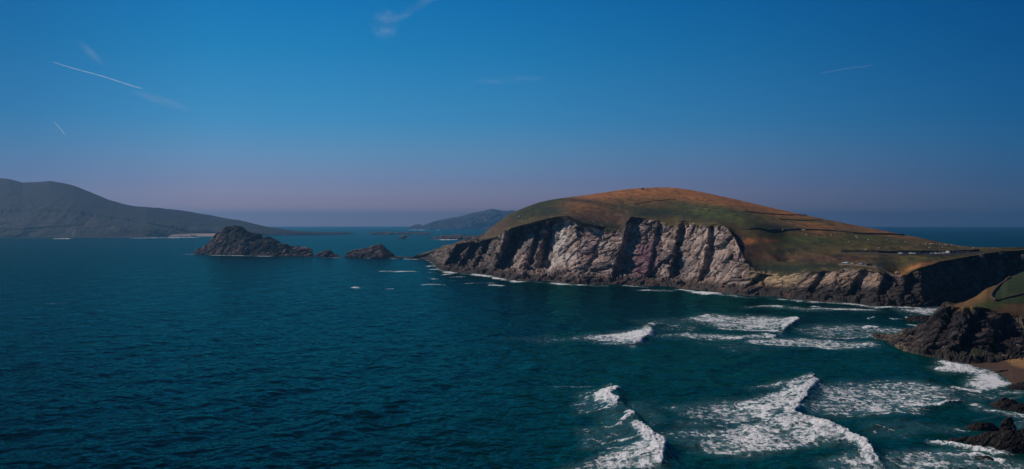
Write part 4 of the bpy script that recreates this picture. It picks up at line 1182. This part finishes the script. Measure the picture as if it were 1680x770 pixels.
def house(name, loc, rz, l, w, h, rh, mw, mr_, label, cat, group=None, n_win=2, chimney=False):
    e = empty(name, loc, rz); tag(e, label, cat, group)
    bm = bmesh.new(); bmesh.ops.create_cube(bm, size=1)
    for v in bm.verts: v.co = Vector((v.co.x * l, v.co.y * w, (v.co.z + .5) * (h + 1) - 1))
    obj_bm("wall", bm, mw, e)
    bm = bmesh.new()
    a, b_ = l / 2 + .2, w / 2 + .25
    vs_ = [bm.verts.new(c) for c in [(-a, -b_, h - .1), (a, -b_, h - .1), (a, b_, h - .1), (-a, b_, h - .1), (-a, 0, h + rh), (a, 0, h + rh)]]
    for f in [(0, 1, 5, 4), (2, 3, 4, 5), (0, 4, 3), (1, 2, 5), (3, 2, 1, 0)]: bm.faces.new([vs_[i] for i in f])
    rf = obj_bm("roof", bm, mr_, e)
    if chimney:
        bm = bmesh.new(); bmesh.ops.create_cube(bm, size=.8); c = obj_bm("chimney", bm, mw, rf); c.location = (l / 2 - .5, 0, h + rh + .1)
    for i in range(n_win):
        bm = bmesh.new(); bmesh.ops.create_cube(bm, size=1); bmesh.ops.scale(bm, vec=(.8, .12, .9), verts=bm.verts)
        o = obj_bm("window", bm, M_dark, e); o.location = ((i + .7 - n_win / 2) * l / (n_win + .6), -w / 2 - .03, h * .55)
    bm = bmesh.new(); bmesh.ops.create_cube(bm, size=1); bmesh.ops.scale(bm, vec=(.9, .12, 1.9), verts=bm.verts)
    o = obj_bm("door", bm, M_slate, e); o.location = (-l * .32 if n_win > 1 else l * .2, -w / 2 - .03, .95)
    return e
def on(bv, p, py):
    l = hit(bv, p, py)
    return Vector((l.x, l.y, ground(bv, l.x, l.y, 900) or l.z)) if l else None
l = on(BV_H, 1047, 307.6)
if l: house("lookout_hut", l - Vector((0, 0, .2)), .3, 4.2, 3.4, 2.6, .7, M_hut, M_slate, "small dark square stone hut on the summit of the headland", "hut", None, 1)
def boulder(name, loc, r, mat, label, cat, seed, flat=.75):
    bm = bmesh.new(); bmesh.ops.create_icosphere(bm, subdivisions=3, radius=1)
    P = np.array([v.co[:] for v in bm.verts]); d = 1 + .35 * fbm(P * 1.1 + seed * 3.7, 3, seed=seed) + .18 * (cells(P * 1.6 + seed, seed)[0] - .5)
    for v, q_ in zip(bm.verts, P * d[:, None] * r): v.co = Vector((q_[0], q_[1], q_[2] * flat))
    o = obj_bm(name, bm, mat); o.location = loc + Vector((0, 0, r * .25)); o.rotation_euler = (0, 0, seed)
    return tag(o, label, cat)
for k, (p_, py_, r_, m_, nm, lab, cat) in enumerate([(1054, 311, 1.7, M_hut, "boulder", "dark boulder on the grass just below the summit hut", "boulder"), (1088, 305.6, 1.2, M_hut, "cairn", "tiny dark stone heap on the skyline right of the hut", "cairn"),
        (853, 356.5, 1.6, M_pale, "boulder", "small white boulder on the dark slope above the left cliffs", "boulder"), (1472, 449, 1.6, M_pale, "boulder", "yellowish boulder beside the bend of the gravel track", "boulder")]):
    l = on(BV_H, p_, py_)
    if l: boulder(nm, l, r_, m_, lab, cat, k + 3)
blasket = bpy.data.objects["hill_island"]
bmv = np.zeros(len(blasket.data.vertices) * 3, np.float32); blasket.data.vertices.foreach_get("co", bmv)
BV_B = BVHTree.FromPolygons(bmv.reshape(-1, 3).tolist(), [list(q_.vertices) for q_ in blasket.data.polygons])
for p_, py_, lab in [(209, 359.5, "small white cottage on the far island's slope, left of the other"), (225.6, 361.2, "small white cottage on the far island's slope, right of the other")]:
    l = on(BV_B, p_, py_)
    if l: house("cottage", l - Vector((0, 0, .5)), .2, 9, 6, 3.4, 2.4, M_lime, M_slate, lab, "cottage", "cottages on the far island", 2, True)

# pale strand of the far island
def strand(pts, wid, label):
    bm = bmesh.new(); prev = None
    for p_, py_ in pts:
        y_ = float(sea_y(py_)); x_ = (p_ - CX) / F * y_; z_ = -drop(x_, y_)
        ring = [bm.verts.new((x_, y_ - wid * .7, z_ - .6)), bm.verts.new((x_, y_, z_ + 2)), bm.verts.new((x_, y_ + wid, z_ + 11))]
        if prev:
            for k in range(2): bm.faces.new((prev[k], prev[k + 1], ring[k + 1], ring[k]))
        prev = ring
    return tag(obj_bm("beach", bm, plain("pale_sand", (.55, .42, .36), .95, 0, .2, .02), smooth=True), label, "beach", kind="structure")
strand([(277, 388.7), (290, 388.4), (310, 388.0), (330, 387.7), (352, 387.5)], 60, "thin pale strand at the foot of the far island")

# ------------------------------------------------------------------ contrails and wisps of cirrus, high above the haze
def vol_mat(name, dens, noise_scale=None, thr=.5, col=(1, 1, 1)):
    m = bpy.data.materials.new(name); m.use_nodes = True
    nt = m.node_tree; nt.nodes.clear()
    out = nt.nodes.new("ShaderNodeOutputMaterial"); pv_ = nt.nodes.new("ShaderNodeVolumePrincipled")
    pv_.inputs["Color"].default_value = (*col, 1); pv_.inputs["Density"].default_value = dens
    nt.links.new(pv_.outputs[0], out.inputs["Volume"])
    return m
def veil_mat(name, alpha, nsc=None, col=(.74, .86, 1.0)):
    """ice crystals: mostly see-through, the rest scatters sunlight both ways"""
    m = bpy.data.materials.new(name); m.use_nodes = True
    nt = m.node_tree; nt.nodes.clear()
    out = nt.nodes.new("ShaderNodeOutputMaterial")
    df = nd(nt, "ShaderNodeBsdfDiffuse"); df.inputs[0].default_value = (*col, 1)
    tl = nd(nt, "ShaderNodeBsdfTranslucent"); tl.inputs[0].default_value = (*col, 1)
    for sh_, sg in ((df, 1), (tl, -1)):
        cn = nd(nt, "ShaderNodeCombineXYZ")
        for i_ in range(3): cn.inputs[i_].default_value = sg * sun_vec[i_]
        nt.links.new(cn.outputs[0], sh_.inputs["Normal"])
    ad = nd(nt, "ShaderNodeMixShader"); ad.inputs[0].default_value = .5
    nt.links.new(df.outputs[0], ad.inputs[1]); nt.links.new(tl.outputs[0], ad.inputs[2])
    tr = nd(nt, "ShaderNodeBsdfTransparent")
    mx_ = nd(nt, "ShaderNodeMixShader")
    nt.links.new(tr.outputs[0], mx_.inputs[1]); nt.links.new(ad.outputs[0], mx_.inputs[2]); nt.links.new(mx_.outputs[0], out.inputs[0])
    mx_.inputs[0].default_value = alpha
    tc_ = nd(nt, "ShaderNodeTexCoord")
    if nsc:
        ln = nd(nt, "ShaderNodeVectorMath", operation='LENGTH'); nt.links.new(tc_.outputs["Object"], ln.inputs[0])
        mp = nd(nt, "ShaderNodeMapping"); mp.inputs["Scale"].default_value = nsc
        nt.links.new(tc_.outputs["Object"], mp.inputs[0])
        n = noise_tex(nt, 1.0, 6, .62, mp.outputs[0], 1.0)
        fall = math_node(nt, 'SUBTRACT', 1.0, ln.outputs["Value"], True)
        v = math_node(nt, 'SUBTRACT', math_node(nt, 'MULTIPLY', n.outputs[0], 2.6), .85, True)
        nt.links.new(math_node(nt, 'MULTIPLY', math_node(nt, 'MULTIPLY', v, fall), alpha * 1.6, True), mx_.inputs[0])
    return m
def at_alt(p, py, alt):
    y = (alt - HC) / ((EY - py) / F)
    return Vector(((p - CX) / F * y, y, alt))
def contrail(p0, p1, alt, r0, r1, dens, label):
    a, b = at_alt(*p0, alt), at_alt(*p1, alt)
    bm = bmesh.new(); prev = None; n = 30
    ax = (b - a).normalized(); u = ax.cross(Vector((0, 0, 1))).normalized(); w = ax.cross(u)
    for i in range(n + 1):
        t = i / n; c = a.lerp(b, t) + w * 12 * math.sin(t * 9)
        r_ = (r0 + (r1 - r0) * t) * (1 + .2 * math.sin(t * 40)) * min(1, (t + .02) * 8) * min(1, (1.01 - t) * 14)
        ring = [bm.verts.new(c + u * r_ * math.cos(k * math.pi / 4) + w * r_ * math.sin(k * math.pi / 4)) for k in range(8)]
        if prev:
            for k in range(8): bm.faces.new((prev[k], prev[(k + 1) % 8], ring[(k + 1) % 8], ring[k]))
        else: bm.faces.new(ring)
        prev = ring
    bm.faces.new(prev)
    tag(obj_bm("contrail", bm, veil_mat("vapour", dens), smooth=True), label, "contrail", "contrails in the blue sky")
contrail((84, 101), (234, 145.5), 5000, 11, 19, .22, "longest white contrail, slanting down to the right in the upper left sky")
contrail((89, 200), (107, 221), 5000, 20, 28, .18, "short steep contrail low in the left sky above the far island")
contrail((1345, 120), (1432, 106.5), 5000, 20, 22, .055, "thin faint contrail rising to the right in the right hand sky")
def cirrus(p, py, alt, sx_, sy_, sz_, rot, dens, nsc, label):
    bm = bmesh.new()
    bmesh.ops.create_icosphere(bm, subdivisions=4, radius=1)
    for v in bm.verts:      # a lens of ice cloud: thin at the rim, billowed
        r_ = min(1, math.hypot(v.co.x, v.co.z)); v.co.y *= .35
        v.co.y += .12 * math.sin(5 * v.co.x + 3 * v.co.z)
    me = bpy.data.meshes.new("cirrus_cloud"); bm.to_mesh(me); bm.free()
    for f in me.polygons: f.use_smooth = True
    o = bpy.data.objects.new("cirrus_cloud", me); COL.objects.link(o)
    o.location = at_alt(p, py, alt); o.scale = (sx_, sy_, sz_); o.rotation_euler = (0, ra(rot), 0)
    me.materials.append(veil_mat("cirrus", dens, nsc))
    tag(o, label, "cloud", "wisps of cirrus in the blue sky")
cirrus(150, 88, 5000, 750, 400, 160, 38, .085, (2.2, 3, 5), "faint slanting wisp of cirrus above the longest contrail")
cirrus(265, 165, 5000, 1500, 500, 220, 17, .11, (3, 3, 5), "faint wisp of cirrus spreading below the end of the longest contrail")
cirrus(632, 40, 5000, 420, 400, 420, -60, .10, (2.4, 2, 3), "small pale puff of cirrus at the top of the sky")
cirrus(680, 14, 5000, 900, 400, 130, -28, .07, (2, 2, 4), "thin streak of cirrus running up from the puff to the top edge")
cirrus(835, 131, 5000, 1500, 500, 160, -3, .05, (2.5, 2, 4), "very faint flat wisp of cirrus in the middle of the sky")

# ------------------------------------------------------------------ haze over the sea
bm = bmesh.new()
bmesh.ops.create_cube(bm, size=1)
for v in bm.verts:
    v.co = Vector((v.co.x * 66000, v.co.y * 66000, -170 if v.co.z < 0 else 315))
haze = obj_bm("haze", bm, vol_mat("sea_haze", .66e-4, None, .5, (.20, .49, .84)))
for n in haze.active_material.node_tree.nodes:
    if n.type == 'PRINCIPLED_VOLUME': n.inputs["Anisotropy"].default_value = .55
tag(haze, "thin blue haze over the sea", "haze", kind="stuff")
